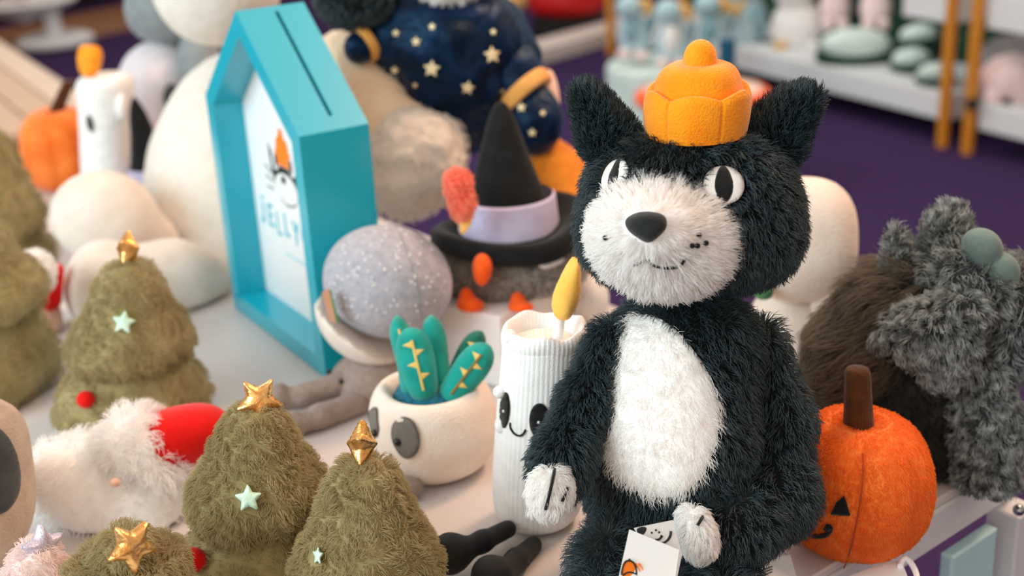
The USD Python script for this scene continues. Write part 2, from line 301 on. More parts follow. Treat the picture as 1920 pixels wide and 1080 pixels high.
plain('bead_black', (8, 8, 9), 0.1, 0.6); cloth('leaf_teal', (14, 136, 126), (30, 160, 150), scale=60, bump=0.3, sheen=0.5); cloth('leaf_dark', (16, 92, 78), (24, 110, 94), scale=60, sheen=0.4)
cloth('leaf_gold', (214, 186, 96), (228, 200, 120)); cloth('vein_brown', (128, 104, 52)); cloth('soil_blue', (22, 92, 116), (36, 116, 138), scale=200, bump=0.8, bscale=350)
cloth('cap_grey', (156, 157, 166), (178, 178, 188), scale=160, bump=0.5, bscale=420); cloth('taupe', (146, 130, 120), (164, 148, 138), scale=200, bump=0.4); cloth('dot_white', (248, 246, 244))
cloth('felt_black', (16, 18, 19), (26, 28, 29), bump=0.3, sheen=0.15); cloth('lilac', (186, 178, 208), (200, 194, 220)); cloth('lilac_glitter', (176, 172, 196), (214, 206, 222), scale=900, rough=0.35, spec=0.7, metal=0.3)
cloth('gold_foil', (226, 160, 84), (246, 202, 136), scale=120, rough=0.33, metal=1.0, sheen=0, bump=0.35, bscale=260); cloth('mint_foil', (180, 222, 200), (204, 236, 218), rough=0.35, spec=0.6)
cloth('fleece_white', (226, 220, 210), (236, 231, 222), scale=60, bump=0.7, bscale=220); cloth('red_felt', (206, 14, 8), (222, 22, 14)); velvet('velvet_navy', (1, 10, 28), (3, 26, 60), (0.1, 0.38, 0.8)); cloth('cuff_gold', (226, 162, 84), (236, 176, 100)); cloth('star_cream', (244, 222, 178))
cloth('fox_orange', (214, 122, 30), (232, 142, 46), scale=50, bump=0.4); cloth('paw_peach', (232, 196, 172), (240, 208, 188)); cloth('stem_brown', (70, 38, 18), (88, 50, 24), scale=120, bump=0.4)
cloth('ghost_cream', (228, 210, 196), (236, 222, 210), scale=40, bump=0.5, bscale=400); cloth('horn_suede', (106, 128, 124), (120, 142, 136), scale=80); cloth('pale_pink', (240, 222, 220), (248, 234, 230), bump=0.5, bscale=500); cloth('lilac_grey', (206, 204, 212), (220, 216, 222), bump=0.4, bscale=400)
cloth('slate_grey', (126, 138, 142), (142, 152, 156)); cloth('beige', (178, 158, 140), (196, 178, 160), bscale=500, bump=0.5); cloth('dark_grey', (52, 58, 60), (70, 76, 78)); cloth('skin_peach', (226, 184, 160), (236, 196, 174))
cloth('boot_black', (10, 11, 13), (24, 27, 30), scale=1500, rough=0.6, sheen=0.05, spec=0.4, bump=0.5, bscale=2200)
plain('table_white', (206, 200, 198), 0.38, 0.4); plain('rail_white', (206, 208, 212), 0.35); plain('panel_pale_blue', (176, 214, 222), 0.3); plain('screw_steel', (150, 160, 162), 0.25, 0.6, 1.0)
plain('house_teal', (0, 172, 196), 0.3, 0.55, coat=0.35); plain('slot_dark', (0, 96, 108), 0.6); plain('slot_cream', (226, 196, 168), 0.7); plain('panel_white', (236, 238, 240), 0.5, 0.4); plain('print_teal', (40, 176, 196), 0.6); plain('print_black', (18, 30, 32), 0.6); plain('print_orange', (250, 130, 10), 0.6); plain('print_pale', (160, 214, 226), 0.6)
plain('card_white', (236, 240, 242), 0.55, 0.3); plain('box_white', (238, 232, 228), 0.5); plain('ink_grey', (90, 92, 96), 0.7); plain('tag_green', (60, 120, 70), 0.6); plain('tag_tan', (190, 140, 110), 0.6)
plain('shelf_white', (222, 226, 228), 0.5); plain('post_gold', (206, 134, 34), 0.4); plain('drum_red', (196, 14, 10), 0.5); plain('kerb_white', (216, 206, 198), 0.6); plain('post_blue', (6, 84, 118), 0.4); plain('black_board', (14, 14, 15), 0.7)
cloth('plush_blue', (164, 200, 210), (190, 216, 222), scale=18, bump=0.3); cloth('plush_blue_deep', (112, 150, 164), (140, 174, 184), scale=18); cloth('plush_mint', (204, 226, 218), (222, 238, 232), scale=18); cloth('plush_green', (18, 56, 42), (30, 74, 56), scale=22); cloth('plush_pink', (232, 206, 206), (240, 220, 216), scale=18); cloth('plush_white', (228, 228, 226), (240, 238, 236), scale=18); cloth('plush_ochre', (206, 158, 84), (222, 178, 110)); cloth('plush_grey', (150, 150, 152), (176, 174, 174), scale=20)
M['carpet'] = usdkit.material(stage, '/World/Looks/carpet', {'g': ('geometry', {}), 'n': ('noise_texture', {'scale': 260.0, 'detail': 3.0}), 'r': ('rgb_ramp', {'ramp': [(0.3, lin((54, 40, 72))), (0.7, lin((74, 56, 96)))]}), 'bu': ('bump', {'strength': 0.6, 'distance': 0.004}), 'p': ('principled_bsdf', {'roughness': 1.0, 'specular_ior_level': 0.0})},
    [('g.position', 'n.vector'), ('n.fac', 'r.fac'), ('r.color', 'p.base_color'), ('n.fac', 'bu.height'), ('bu.normal', 'p.normal')], surface='p.BSDF')
def wood(name, a, b, rough=0.5):
    M[name] = usdkit.material(stage, '/World/Looks/' + name, {'g': ('geometry', {}), 'mp': ('mapping', {'scale': (3.0, 30.0, 30.0)}), 'n': ('noise_texture', {'scale': 1.5, 'detail': 4.0, 'distortion': 0.6}), 'r': ('rgb_ramp', {'ramp': [(0.3, lin(a)), (0.7, lin(b))]}), 'p': ('principled_bsdf', {'roughness': rough})},
        [('g.position', 'mp.vector'), ('mp.vector', 'n.vector'), ('n.fac', 'r.fac'), ('r.color', 'p.base_color')], surface='p.BSDF')
wood('wood_brown', (120, 78, 50), (150, 104, 70)); wood('wood_tan', (190, 154, 124), (212, 180, 152)); wood('wood_pale', (206, 178, 154), (224, 200, 178))


# ================================================================== SETTING
single('floor', 'purple shop carpet', 'floor', box((0, 5.5, -0.01), (18, 18, 0.02)), 'carpet', smooth=False, kind='structure')
single('wall_back', 'white shop wall far behind', 'wall', box((0, 14.2, 1.65), (18, .1, 3.3)), 'shelf_white', smooth=False, kind='structure')
e1 = np.array([0.786, 0.618, 0]); e2 = np.array([-0.618, 0.786, 0]); ez = np.array([0, 0, 1.])
wf0, wf1 = onz(40, 105, 0.004), onz(330, 40, 0.004); wd = wf1 - wf0; wd /= np.linalg.norm(wd); wn = np.array([-wd[1], wd[0], 0])
for k in range(7):
    o_ = part(thing('floor', 'brown wood floor strip beyond the carpet', 'floor', wf0 * [1, 1, 0], kind='structure') if k == 0 else o_top, 'plank', box(wf0 + wd * 1.2 + wn * (0.14 + 0.13 * k), (6.0, 0.126, 0.012), np.array([wd, wn, ez]), 0.002), 'wood_brown', smooth=False)
    if k == 0: o_top = '/'.join(o_.split('/')[:3])

# ================================================================== DISPLAY TABLE
corner = onz(1904, 851); TD, TW = 0.98, 1.62
t = thing('display_table', 'white display table that all the plush toys stand on', 'table', (*(corner - e1 * TD / 2 + e2 * TW / 2)[:2], 0))
tc = corner - e1 * TD / 2 + e2 * TW / 2; tax = np.array([e1, e2, ez])
part(t, 'tabletop', box(tc + [0, 0, -0.004], (TD - 0.004, TW - 0.004, 0.008), tax, 0.0015), 'table_white', smooth=False)
for sgn, ax, ln, off in ((-1, e2, TD, e1), (1, e2, TD, e1)):
    part(t, 'rail', box(tc + ax * sgn * (TW / 2 - 0.011) + [0, 0, -0.0255], (TD, 0.022, 0.035), tax, 0.002), 'rail_white', smooth=False)
for sgn in (-1, 1):
    part(t, 'rail', box(tc + e1 * sgn * (TD / 2 - 0.011) + [0, 0, -0.0255], (0.022, TW - 0.046, 0.035), tax, 0.002), 'rail_white', smooth=False)
p1 = onz(1905, 985, TZ - 0.043); leg0 = p1 + e1 * 0.028 + e2 * 0.02
for s1 in (0, 1):
    for s2 in (0, 1):
        c = leg0 - e1 * s1 * 0.8 + e2 * s2 * 1.56; part(t, 'leg', box((c[0], c[1], 0.353), (0.03, 0.03, 0.706), tax, 0.002), 'rail_white', smooth=False)
pl0 = onz(1808, 1040, TZ - 0.043); lw = (p1 - pl0) @ e1
part(t, 'side_panel', box(pl0 + e1 * lw / 2 + e2 * 0.016 - ez * 0.353, (lw * 0.98, 0.012, 0.69), tax, 0.002), 'panel_pale_blue', smooth=False, label='pale blue side panel under the right rail')
sc = onz(1914, 963, TZ - 0.035); part(t, 'screw', ball(sc + e2 * 0.004 + e1 * 0.004, 0.005), 'screw_steel')

# ================================================================== TEAL HOUSE SIGN
hw = np.array([.524, -.852, 0]); hw /= np.linalg.norm(hw); hn = np.array([-hw[1], hw[0], 0]); BL = onz(440, 577); W_, H1, H2, HD, HT = 0.247, 0.247, 0.349, 0.072, 0.019
def onpl(px, py, o, n):
    d = ray(px, py); return C_ + d * (((o - C_) @ n) / (d @ n))
t = thing('house_sign', 'teal house-shaped box with a slot in its roof and a white printed panel', 'sign box', BL + hw * W_ / 2 + hn * HD / 2)
outer = Polygon([(0, 0.001), (W_, 0.001), (W_, H1), (W_ / 2, H2), (0, H1)]); inner = outer.buffer(-HT, join_style='mitre')
fr = trimesh.creation.extrude_polygon(Polygon(outer.exterior.coords, [inner.exterior.coords]), HD)
import manifold3d as md
def tomf(m): return md.Manifold(md.Mesh(np.asarray(m.vertices, np.float32), np.asarray(m.faces, np.uint32)))
sl = np.array([W_ / 2, H1 - H2]); sl /= np.linalg.norm(sl); sL = math.hypot(W_ / 2, H1 - H2)
cutter = box((0, 0, 0), (sL * 0.85, 0.1, 0.0042)); cutter.vertices = cutter.vertices @ np.array([[sl[0], sl[1], 0], [-sl[1], sl[0], 0], [0, 0, 1]]); cutter.vertices = cutter.vertices + [W_ / 2 + sl[0] * sL * 0.47, H2 + sl[1] * sL * 0.47, 0.040]
mm = (tomf(fr) - tomf(cutter)).to_mesh(); fr = trimesh.Trimesh(mm.vert_properties[:, :3], mm.tri_verts, process=False)
hax = np.array([hw, ez, hn])
def hplace(m): m = m.copy(); m.vertices = m.vertices @ hax + BL; m.fix_normals() if False else None; return m if m.volume > 0 else (m.invert() or m)
part(t, 'frame', hplace(fr), 'house_teal', smooth=False)
pd = 0.0335
part(t, 'slot_lining', hplace(box((W_ / 2 + sl[0] * sL * 0.47 - sl[1] * -0.009, H2 + sl[1] * sL * 0.47 - sl[0] * 0.010, 0.0435), (0.001, 0.001, 0.001))) if False else hplace((lambda m: (setattr(m, 'vertices', m.vertices @ np.array([[sl[0], sl[1], 0], [-sl[1], sl[0], 0], [0, 0, 1]]) + [W_ / 2 + sl[0] * sL * 0.47 + sl[1] * 0.011, H2 + sl[1] * sL * 0.47 - sl[0] * 0.011, 0.0386]), m)[1])(box((0, 0, 0), (sL * 0.845, 0.015, 0.0016)))), 'slot_cream', smooth=False, label='pale raw edge inside the roof slot')
bp = part(t, 'back_panel', hplace(trimesh.creation.extrude_polygon(inner.buffer(0.004, join_style='mitre').intersection(outer), 0.004).apply_translation([0, 0, pd])), 'panel_white', smooth=False, label='white panel printed with an emblem and lettering')
def print_on(name, poly, mat, dz=0.0004, label=None):
    ms = [trimesh.creation.extrude_polygon(g, 0.0004) for g in getattr(poly, 'geoms', [poly]) if g.area > 1e-9]
    m = join(*ms); m.apply_translation([0, 0, pd - dz]); part(bp, name, hplace(m), mat, smooth=False, label=label)
def uz(px, py): q = onpl(px, py, BL + hn * pd, hn) - BL; return np.array([q @ hw, q[2]])
ec = np.array([W_ / 2, 0.0]); uL, uE, uB, uH = uz(512, 335), uz(505, 268), uz(548, 386), uz(520, 290)
ex = W_ / 2 - 0.006; fw = 0.036; zt = uE[1]; zb = uB[1] - 0.004; zm = (zt + zb) / 2 - 0.012
def sym(pts): return Polygon(list(pts) + [(2 * ex - x, y) for x, y in reversed(pts)]).buffer(0)
headp = sym([(ex, zb), (ex - 0.018, zb + 0.004), (ex - 0.031, zb + 0.018), (ex - 0.037, zb + 0.042), (ex - 0.039, zt), (ex - 0.022, zt - 0.020)])
print_on('printed_head', headp, 'print_black')
muz = Polygon(oval(ex, zb + 0.0195, 0.029, 0.0165)); print_on('printed_muzzle', muz, 'panel_white', 0.0008)
for s in (-1, 1): print_on('printed_eye', Polygon(oval(ex + s * 0.0215, zb + 0.047, 0.0085, 0.0105)), 'panel_white', 0.0008)
for s in (-1, 1): print_on('printed_pupil', Polygon(oval(ex + s * 0.0195, zb + 0.047, 0.003, 0.0075)), 'print_black', 0.0012)
print_on('printed_nose', Polygon(oval(ex - 0.004, zb + 0.029, 0.006, 0.0042)), 'print_black', 0.0012)
hat_ = sym([(ex, zt + 0.022), (ex - 0.005, zt + 0.019), (ex - 0.005, zt + 0.014), (ex - 0.014, zt + 0.008), (ex - 0.016, zt - 0.002), (ex - 0.020, zt - 0.004), (ex - 0.019, zt - 0.019)])
print_on('printed_hat', hat_, 'print_orange', 0.0008)
from shapely.geometry import LineString
from shapely.ops import unary_union
for s in (-1, 1):
    for k in range(3): print_on('printed_whisker', LineString([(ex + s * 0.037, zb + 0.030 - k * 0.009), (ex + s * 0.054, zb + 0.036 - k * 0.012)]).buffer(0.0008), 'print_black', 0.0006)
z0 = uz(507, 390)[1]; gl = {'J': [[(0.006, 0), (0.006, -.018), (0.003, -.022), (0, -.019)], [(0.004, .006), (.007, .006)]], 'E': [[(.010, 0), (0, 0), (0, -.022), (.011, -.022)], [(0, -.011), (.008, -.011)]], 'L': [[(0, 0), (0, -.022), (.009, -.022)]], 'Y': [[(0, 0), (.006, -.011), (.012, 0)], [(.006, -.011), (.005, -.023)]], 'C': [[(.011, -.003), (.005, 0), (0, -.008), (.001, -.017), (.006, -.022), (.011, -.019)]], 'A': [[(0, -.022), (.006, 0), (.012, -.022)], [(.003, -.013), (.009, -.013)]], 'T': [[(0, 0), (.012, 0)], [(.006, 0), (.006, -.022)]]}
u = uz(494, 400)[0] - 0.004; sp = (2 * (W_ / 2 - u)) / 8.0; strokes = []
for k, ch in enumerate('JELLYCAT'):
    dz = (0.001, 0.003, -0.002, 0.002, -0.001, 0.002, -0.002, 0.001)[k]
    print_on('letter', unary_union([LineString([(u + k * sp + x, z0 + dz + y) for x, y in st]).buffer(0.0019) for st in gl[ch]]), 'print_teal')
us = uz(538, 475); print_on('small_print', unary_union([LineString([(us[0] + k * 0.006, us[1]), (us[0] + k * 0.006 + 0.0035, us[1])]).buffer(0.0011) for k in range(10)]), 'print_pale')

# ================================================================== BLACK AND WHITE CAT
Y = 0.80
t = thing('plush_cat', 'large black and white plush cat in an orange beanie, sitting upright in the foreground', 'plush toy', onz(1262, 1035))
head_s = fuse([pell(1292, 388, 188, 132, Y, .057, 2, 2.6), pell(1388, 448, 88, 78, Y, .046), pell(1190, 446, 78, 74, Y - .01, .046)], .02)
head = blob(head_s, q=40, lump=.0015, freq=70); hs = Surf(head)
neck_hint = None
muz_m = blob([pell(1245, 443, 138, 110, Y - .043, .034, 8), pell(1222, 425, 60, 48, Y - .066, .022)], .02, q=30)
body_m = blob([pell(1258, 800, 160, 200, Y - .01, .062, -3), pell(1290, 640, 132, 88, Y + .005, .046), pell(1262, 930, 150, 120, Y, .056)], .03, q=40, floor=TZ + .001, lump=.0015)
ms, bs = Surf(muz_m), Surf(body_m)
belly = smooth_poly([(1200, 590), (1258, 610), (1303, 660), (1338, 720), (1348, 790), (1332, 862), (1293, 918), (1235, 934), (1175, 908), (1124, 845), (1105, 770), (1119, 690), (1152, 625)])
muzp = smooth_poly([(1240, 332), (1300, 340), (1360, 378), (1385, 430), (1368, 490), (1315, 535), (1235, 555), (1165, 525), (1120, 470), (1104, 425), (1130, 375), (1180, 342)])
eyeR, eyeL = oval(1357, 347, 39, 36, 12), smooth_poly([(1143, 366), (1129, 352), (1131, 325), (1147, 303), (1168, 299), (1178, 312), (1174, 335), (1160, 354)])
hd = part(t, 'head', head, 'black_backing'); fur(hd, head, 27000, .0105, .0005, 'black_pile', lay=.42, excl=[np.array(Polygon(muzp).buffer(-4).exterior.coords), eyeR, np.array(Polygon(eyeL).buffer(2).exterior.coords), oval(1305, 236, 106, 46)])
mz = part(t, 'muzzle', muz_m, 'white_backing', label='white furry muzzle')
nose = smooth_poly([(1172, 415), (1190, 400), (1222, 397), (1248, 408), (1250, 424), (1235, 444), (1215, 455), (1195, 446), (1178, 432)])
def radial(c0): return lambda P: P - np.asarray(c0)
nc = ms.point([(1212, 425)])[0]
fur(mz, muz_m, 13000, .0105, .0005, 'white_pile', comb=radial(nc), lay=.6, excl=[nose], clump=.6, per=18)
part(t, 'nose', decal(ms, nose, .0055, .0035), 'nose_black', label='black fabric nose')
for nm, ol, pp in (('eye', eyeL, smooth_poly([(1143, 364), (1139, 340), (1147, 315), (1160, 296), (1161, 322), (1154, 348)], 40)), ('eye', eyeR, smooth_poly([(1355, 310), (1369, 324), (1376, 348), (1369, 372), (1356, 382), (1343, 366), (1339, 345), (1344, 324)], 40))):
    e = part(t, nm, decal(hs, ol, .0032, .0016), 'stitch_white', label='white embroidered eye'); part(e, 'pupil', decal(hs, pp, .0046, .0012), 'stitch_black', label='black slit pupil')
for pts in ([(1213, 487), (1226, 498), (1252, 503), (1275, 498), (1284, 484)], [(1188, 498), (1197, 494), (1204, 490)]): part(t, 'smile_stitch', stitch(ms, pts, .0010, .0068), 'stitch_black')
for q in ((1311, 441), (1324, 456), (1298, 461), (1308, 461), (1135, 446)): part(t, 'whisker_dot', ball(ms.point([q], .0075)[0], .0017), 'stitch_black')
# ears
for pts, dy, tw in (([(1085, 262), (1078, 215), (1070, 172), (1082, 156), (1108, 158), (1136, 176), (1164, 205), (1195, 240), (1180, 290), (1110, 300)], 0.0, .25), ([(1380, 262), (1406, 215), (1450, 180), (1510, 160), (1538, 170), (1534, 205), (1516, 255), (1500, 300), (1430, 310)], 0.0, -.25)):
    pts = np.array(Polygon(smooth_poly(pts, 50)).buffer(-9).exterior.coords)[:-1]; c0 = pts.mean(0); o = at(*c0, Y + .004); s = mpp(o); q = (pts - c0) * [s, -s]
    ux = R_ + F_ * tw; m = puffy(q, o, ux / np.linalg.norm(ux), U_, .013, step=.004)
    e = part(t, 'ear', m, 'black_backing'); fur(e, m, 6000, .0095, .0005, 'black_pile', comb=(0, 0, .7), lay=.35)
bd = part(t, 'body', body_m, 'black_backing'); fur(bd, body_m, 26000, .0105, .0005, 'black_pile', lay=.5, excl=[np.array(Polygon(belly).buffer(-3).exterior.coords), oval(1290, 480, 150, 60)])
bl = part(t, 'belly_patch', decal(bs, belly, .0006, .003, step=9), 'white_backing', label='oval white belly')
fur(bl, body_m, 34000, .010, .00045, 'white_pile', lay=.62, jit=.3, incl=belly, clump=.5, per=18)
armL = blob(pcaps((1145, 640, Y - .005, 36), (1100, 760, Y - .03, 38), (1055, 862, Y - .06, 40), (1044, 900, Y - .066, 38)), .015, q=34)
armR = blob(pcaps((1425, 640, Y, 42), (1458, 790, Y - .012, 48), (1456, 935, Y - .04, 58), (1385, 992, Y - .072, 50), (1350, 1000, Y - .08, 40)), .02, q=36)
pawL, pawR = pell(1032, 922, 34, 46, Y - .086, .015, 8), pell(1306, 1000, 27, 50, Y - .096, .013, -16)
for arm, pw, ex_, cl, wlab in ((armL, pawL, oval(1030, 925, 38, 46), [[(1040, 880), (1033, 915), (1023, 955)], [(1064, 915), (1054, 940)]], 'paw'), (armR, pawR, oval(1312, 1000, 34, 48), [[(1318, 968), (1308, 985)]], 'paw')):
    a = part(t, 'arm', arm, 'black_backing'); fur(a, arm, 10500, .0105, .0005, 'black_pile', lay=.5, excl=[ex_])
    pm = blob([pw], q=20); p_ = part(t, 'paw', pm, 'white_backing', label='white furry paw'); fur(p_, pm, 3200, .009, .0005, 'white_pile', lay=.72, clump=.7, per=20)
    sp_ = Surf(pm)
    for c_ in cl: part(p_, 'claw_stitch', stitch(sp_, c_, .0011, .0055), 'stitch_black')
for pts in ([(1185, 975, Y - .02, 54), (1138, 1060, Y - .075, 58), (1112, 1180, Y - .135, 60), (1104, 1215, Y - .15, 62)], [(1330, 1030, Y - .03, 62), (1345, 1090, Y - .075, 62), (1365, 1190, Y - .135, 70), (1370, 1225, Y - .15, 72)]):
    lm = blob(pcaps(*pts), .015, q=32, floor=TZ + .001); l_ = part(t, 'leg', lm, 'black_backing'); fur(l_, lm, 5500, .0105, .0005, 'black_pile', lay=.5)
# beanie
hb = at(1305, 238, Y - .004); s = mpp(hb); hl = (0.05, 0.0)
def hat_rim(Rr, Z, th): 
    top = Z > 0.017; return Rr * (1 + .012 * np.abs(np.sin(3 * th + .6)) - .03 * (np.abs(np.sin(3 * th + .6)) < .06)), Z + np.where(top, .004 * np.abs(np.sin(3 * th + .6)), 0)
head_out = head.copy(); head_out.vertices = head.vertices + head.vertex_normals * .0015
bn = thing('beanie', 'orange plush beanie with a round bobble on the cat’s head'.replace('’', "'"), 'hat', hb)
RB = 97 * s
hprof = rprof([(RB * .97, -.004), (RB * 1.0, .002), (RB * 1.03, .014), (RB * 1.01, .0195), (RB * .96, .0225), (RB * .86, .021)], 18)
def minus(a, b): 
    m = (tomf(a) - tomf(b)).to_mesh(); return trimesh.Trimesh(m.vert_properties[:, :3], m.tri_verts, process=False)
part(bn, 'brim', minus(rev(hprof, hb, 180, hat_rim, hl), head_out), 'hat_orange'); part(bn, 'crown', minus(rev(rprof([(RB * .82, .014), (RB * .835, .022), (RB * .79, .0315), (RB * .65, .0385), (RB * .36, .0415), (.0002, .042)], 20), hb, 48, lambda R, Z, th: (R * (1 + .012 * np.cos(6 * th)), Z), hl), head_out), 'hat_orange')
bc = at(1313, 103, Y - .002); part(bn, 'bobble', blob([pell(1313, 100, 28, 26, Y - .006, .010), pell(1312, 120, 30, 24, Y - .006, .0115)], .006, q=22), 'hat_orange')
# paper tag hanging between the legs
def card(pts, y, thick, mat, name, parent, label=None):
    P3 = np.array([at(a, b, yy) for a, b, yy in pts]); c = P3.mean(0); _, _, vt = np.linalg.svd(P3 - c); q = (P3 - c) @ vt[:2].T; n = vt[2]
    m = trimesh.creation.extrude_polygon(Polygon(q).buffer(0), thick); m.vertices = m.vertices @ vt + c
    if np.linalg.det(vt) < 0: m.invert()
    return part(parent, name, m, mat, smooth=False, label=label), (c, vt)
tagt = thing('swing_tag', 'white folded paper tag between the legs of the plush cat', 'tag', at(1215, 1060, Y - .125))
YT = Y - .137
card([(1183, 990, YT + .012), (1270, 1034, YT + .012), (1262, 1130, YT - .02), (1150, 1120, YT - .02)], YT, .0006, 'card_white', 'front_leaf', tagt)
b2, _ = card([(1188, 990, YT + .018), (1262, 975, YT + .03), (1276, 1040, YT + .02), (1262, 1120, YT + .0)], YT, .0006, 'card_white', 'back_leaf', tagt)
fl = tagt + '/front_leaf'
class Flat:                                                      # the plane of the tag's front leaf, with the same calls as Surf
    def __init__(s, a, b, c): s.o = np.array(a); n = np.cross(np.array(b) - a, np.array(c) - a); s.n = n / np.linalg.norm(n)
    def point(s, p, lift=0.0):
        p = np.atleast_2d(np.asarray(p, float)); d = F_ + ((p[:, :1] - 960) * R_ - (p[:, 1:] - 540) * U_) / FP; k = ((s.o - C_) @ s.n) / (d @ s.n); return C_ + d * (k - np.broadcast_to(lift, k.shape))[:, None]
ff = Flat(at(1183, 990, YT + .012), at(1270, 1034, YT + .012), at(1150, 1120, YT - .02))
part(fl, 'printed_bobble_hat', decal(ff, smooth_poly([(1166, 1080), (1168, 1062), (1176, 1052), (1186, 1054), (1192, 1068), (1194, 1078), (1200, 1082), (1200, 1098), (1166, 1098)]), .0016, .0004, sink=0), 'print_orange', label='printed orange beanie')
for q in ([(1166, 1078), (1168, 1062), (1177, 1051), (1187, 1054), (1193, 1070), (1194, 1080)], [(1168, 1079), (1180, 1073), (1194, 1078)], [(1179, 1051), (1181, 1048)]): part(fl, 'printed_line', tube(ff.point(spline(q, 14) if len(q) > 2 else q, .002), .0006, 5), 'print_black')
for k in range(2): part(fl, 'printed_stroke', tube(ff.point([(1192 + 6 * k, 1056 + k * 0), (1197 + 6 * k, 1064), (1200 + 6 * k, 1072)], .002), .0006, 5), 'print_orange')
fb = Flat(at(1188, 990, YT + .018), at(1262, 975, YT + .03), at(1276, 1040, YT + .02))
part(b2, 'printed_eye', decal(fb, smooth_poly([(1194, 993), (1212, 990), (1210, 998), (1203, 1004)]), .0012, .0004, sink=0), 'print_black')
for q in ([(1228, 1012), (1236, 1011), (1241, 1004)], [(1238, 1020), (1254, 1010), (1258, 996)]): part(b2, 'printed_line', tube(fb.point(spline(q, 10), .0012), .0009, 5), 'print_black')
for q in ((1222, 999), (1230, 994), (1236, 998)): part(b2, 'printed_dot', ball(fb.point([q], .0012)[0], .0007, 1), 'print_black')

# ================================================================== CANDLE
cy = .872; cb = onz(1005, 1002); cb[1] = cy; cb[0] = at(1008, 990, cy)[0]; cb[2] = TZ
rimz = at(1020, 628, cy)[2] - TZ; CR = 82 * mpp(cb + [0, 0, .08])
t = thing('candle_plush', 'white corduroy candle plush with a smiling face and yellow flame, beside the cat', 'plush toy', cb)
ctop = at(1020, 628, cy); lean = ((ctop[0] - cb[0]) / rimz, 0)
ribs = lambda R, Z, th: (R * (1 + .011 * np.abs(np.cos(27 * th)) * np.clip(Z / .01, 0, 1)), Z)
cbody = rev(rprof([(CR * .5, .002), (CR * .9, .005), (CR * 1.05, .022), (CR * 1.06, .05), (CR * 1.0, .1), (CR * .94, rimz * .85), (CR * .92, rimz - .004)], 30), cb, 324, ribs, lean)
part(t, 'body', cbody, 'corduroy_white', smooth=60)
wob = lambda R, Z, th: (R * (1 + .018 * np.abs(np.cos(27 * th))), Z + .0018 * np.sin(3 * th + 1) + .001 * np.sin(7 * th))
part(t, 'rim', rev(rprof([(CR * .89, rimz - .012), (CR * .925, rimz - .003), (CR * .93, rimz + .004), (CR * .85, rimz + .008), (CR * .76, rimz + .004), (CR * .72, rimz - .007)], 20), cb, 216, wob, lean, close=False), 'corduroy_white', smooth=60)
part(t, 'wax_top', rev(rprof([(CR * .78, rimz - .008), (CR * .6, rimz - .0035), (CR * .3, rimz - .001), (.0002, rimz)], 24), cb, 96, lambda R, Z, th: (R, Z + .0007 * np.cos(R * np.cos(th) * 1500) ), lean), 'wax_cream', smooth=60)
cs = Surf(cbody)
for ol in (oval(946, 769, 10, 34, 3), oval(1012, 790, 20, 34, -2)):
    e = part(t, 'eye', decal(cs, ol, .001, .0018), 'stitch_black'); c0 = ol.mean(0); part(e, 'eye_sparkle', ball(cs.point([(c0[0] - 2, c0[1] + 2)], .003)[0], .0011, 1), 'stitch_white')
part(t, 'smile_stitch', stitch(cs, [(957, 793), (960, 808), (972, 817), (985, 806)], .0009, .0008), 'stitch_black')
for c_, rx, ry in (((946, 632), 9, 14), ((929, 798), 7, 16), ((926, 735), 6, 12)): 
    q = at(c_[0] + 11, c_[1], cy - .012); part(t, 'wax_drip', blob([ellip(q, (.0052, .006, ry * .00040))], q=16), 'corduroy_white')
wk = [at(1046, 645, cy - .004), at(1047, 620, cy - .004), at(1049, 592, cy - .003)]; part(t, 'wick', tube(wk, .0043, 14), 'corduroy_white')
fp = smooth_poly([(1078, 481), (1086, 492), (1090, 520), (1089, 555), (1078, 583), (1060, 601), (1044, 597), (1034, 578), (1036, 552), (1050, 520), (1066, 492)]); c0 = fp.mean(0); o = at(*c0, cy - .003); s = mpp(o)
ux = R_ + F_ * .35; part(t, 'flame', puffy((fp - c0) * [s, -s], o, ux / np.linalg.norm(ux), U_, .0105, edge=.012), 'flame_yellow', smooth=60)
for pts in ([(952, 992, cy - .036, 17), (905, 1015, cy - .06, 19), (860, 1036, cy - .075, 24)], [(1000, 1022, cy - .045, 17), (968, 1050, cy - .07, 20), (936, 1078, cy - .095, 24)]):
    x = pts[-1]; foot = pell(x[0] - 16, x[1] + 2, 38, 40, x[2], .015)
    lm = blob(pcaps(*pts) + [foot], .006, q=30, floor=TZ + .0005); part(t, 'leg', lm, 'boot_black', label='black corduroy leg and boot')

# ================================================================== PANDA POT
py_ = .968; pb = onz(818, 870); pb[:] = [at(815, 830, py_)[0], py_, TZ]; PR = 121 * mpp(pb + [0, 0, .06]); prim = at(815, 722, py_)[2] - TZ
t = thing('panda_planter_plush', 'cream panda-faced plant pot plush with teal leaves, left of the candle', 'plush toy', pb)
pot = rev(rprof([(PR * .45, .003), (PR * .82, .008), (PR * .98, .03), (PR, prim * .5), (PR * .97, prim * .74), (PR * .88, prim * .93), (PR * .74, prim + .001), (PR * .63, prim - .003), (PR * .58, prim - .010), (PR * .57, prim - .022)], 36), pb, 72, lambda R, Z, th: (R * (1 + .01 * np.cos(4 * th + .5)), Z))
part(t, 'pot', pot, 'pot_fleece'); ps = Surf(pot)
part(t, 'soil', rev(rprof([(PR * .62, prim - .016), (PR * .56, prim - .006), (PR * .3, prim + .002), (.0002, prim + .003)], 14), pb, 60, lambda R, Z, th: (R, Z + .0022 * np.sin(14 * th) * np.sin(R * 700))), 'soil_blue')
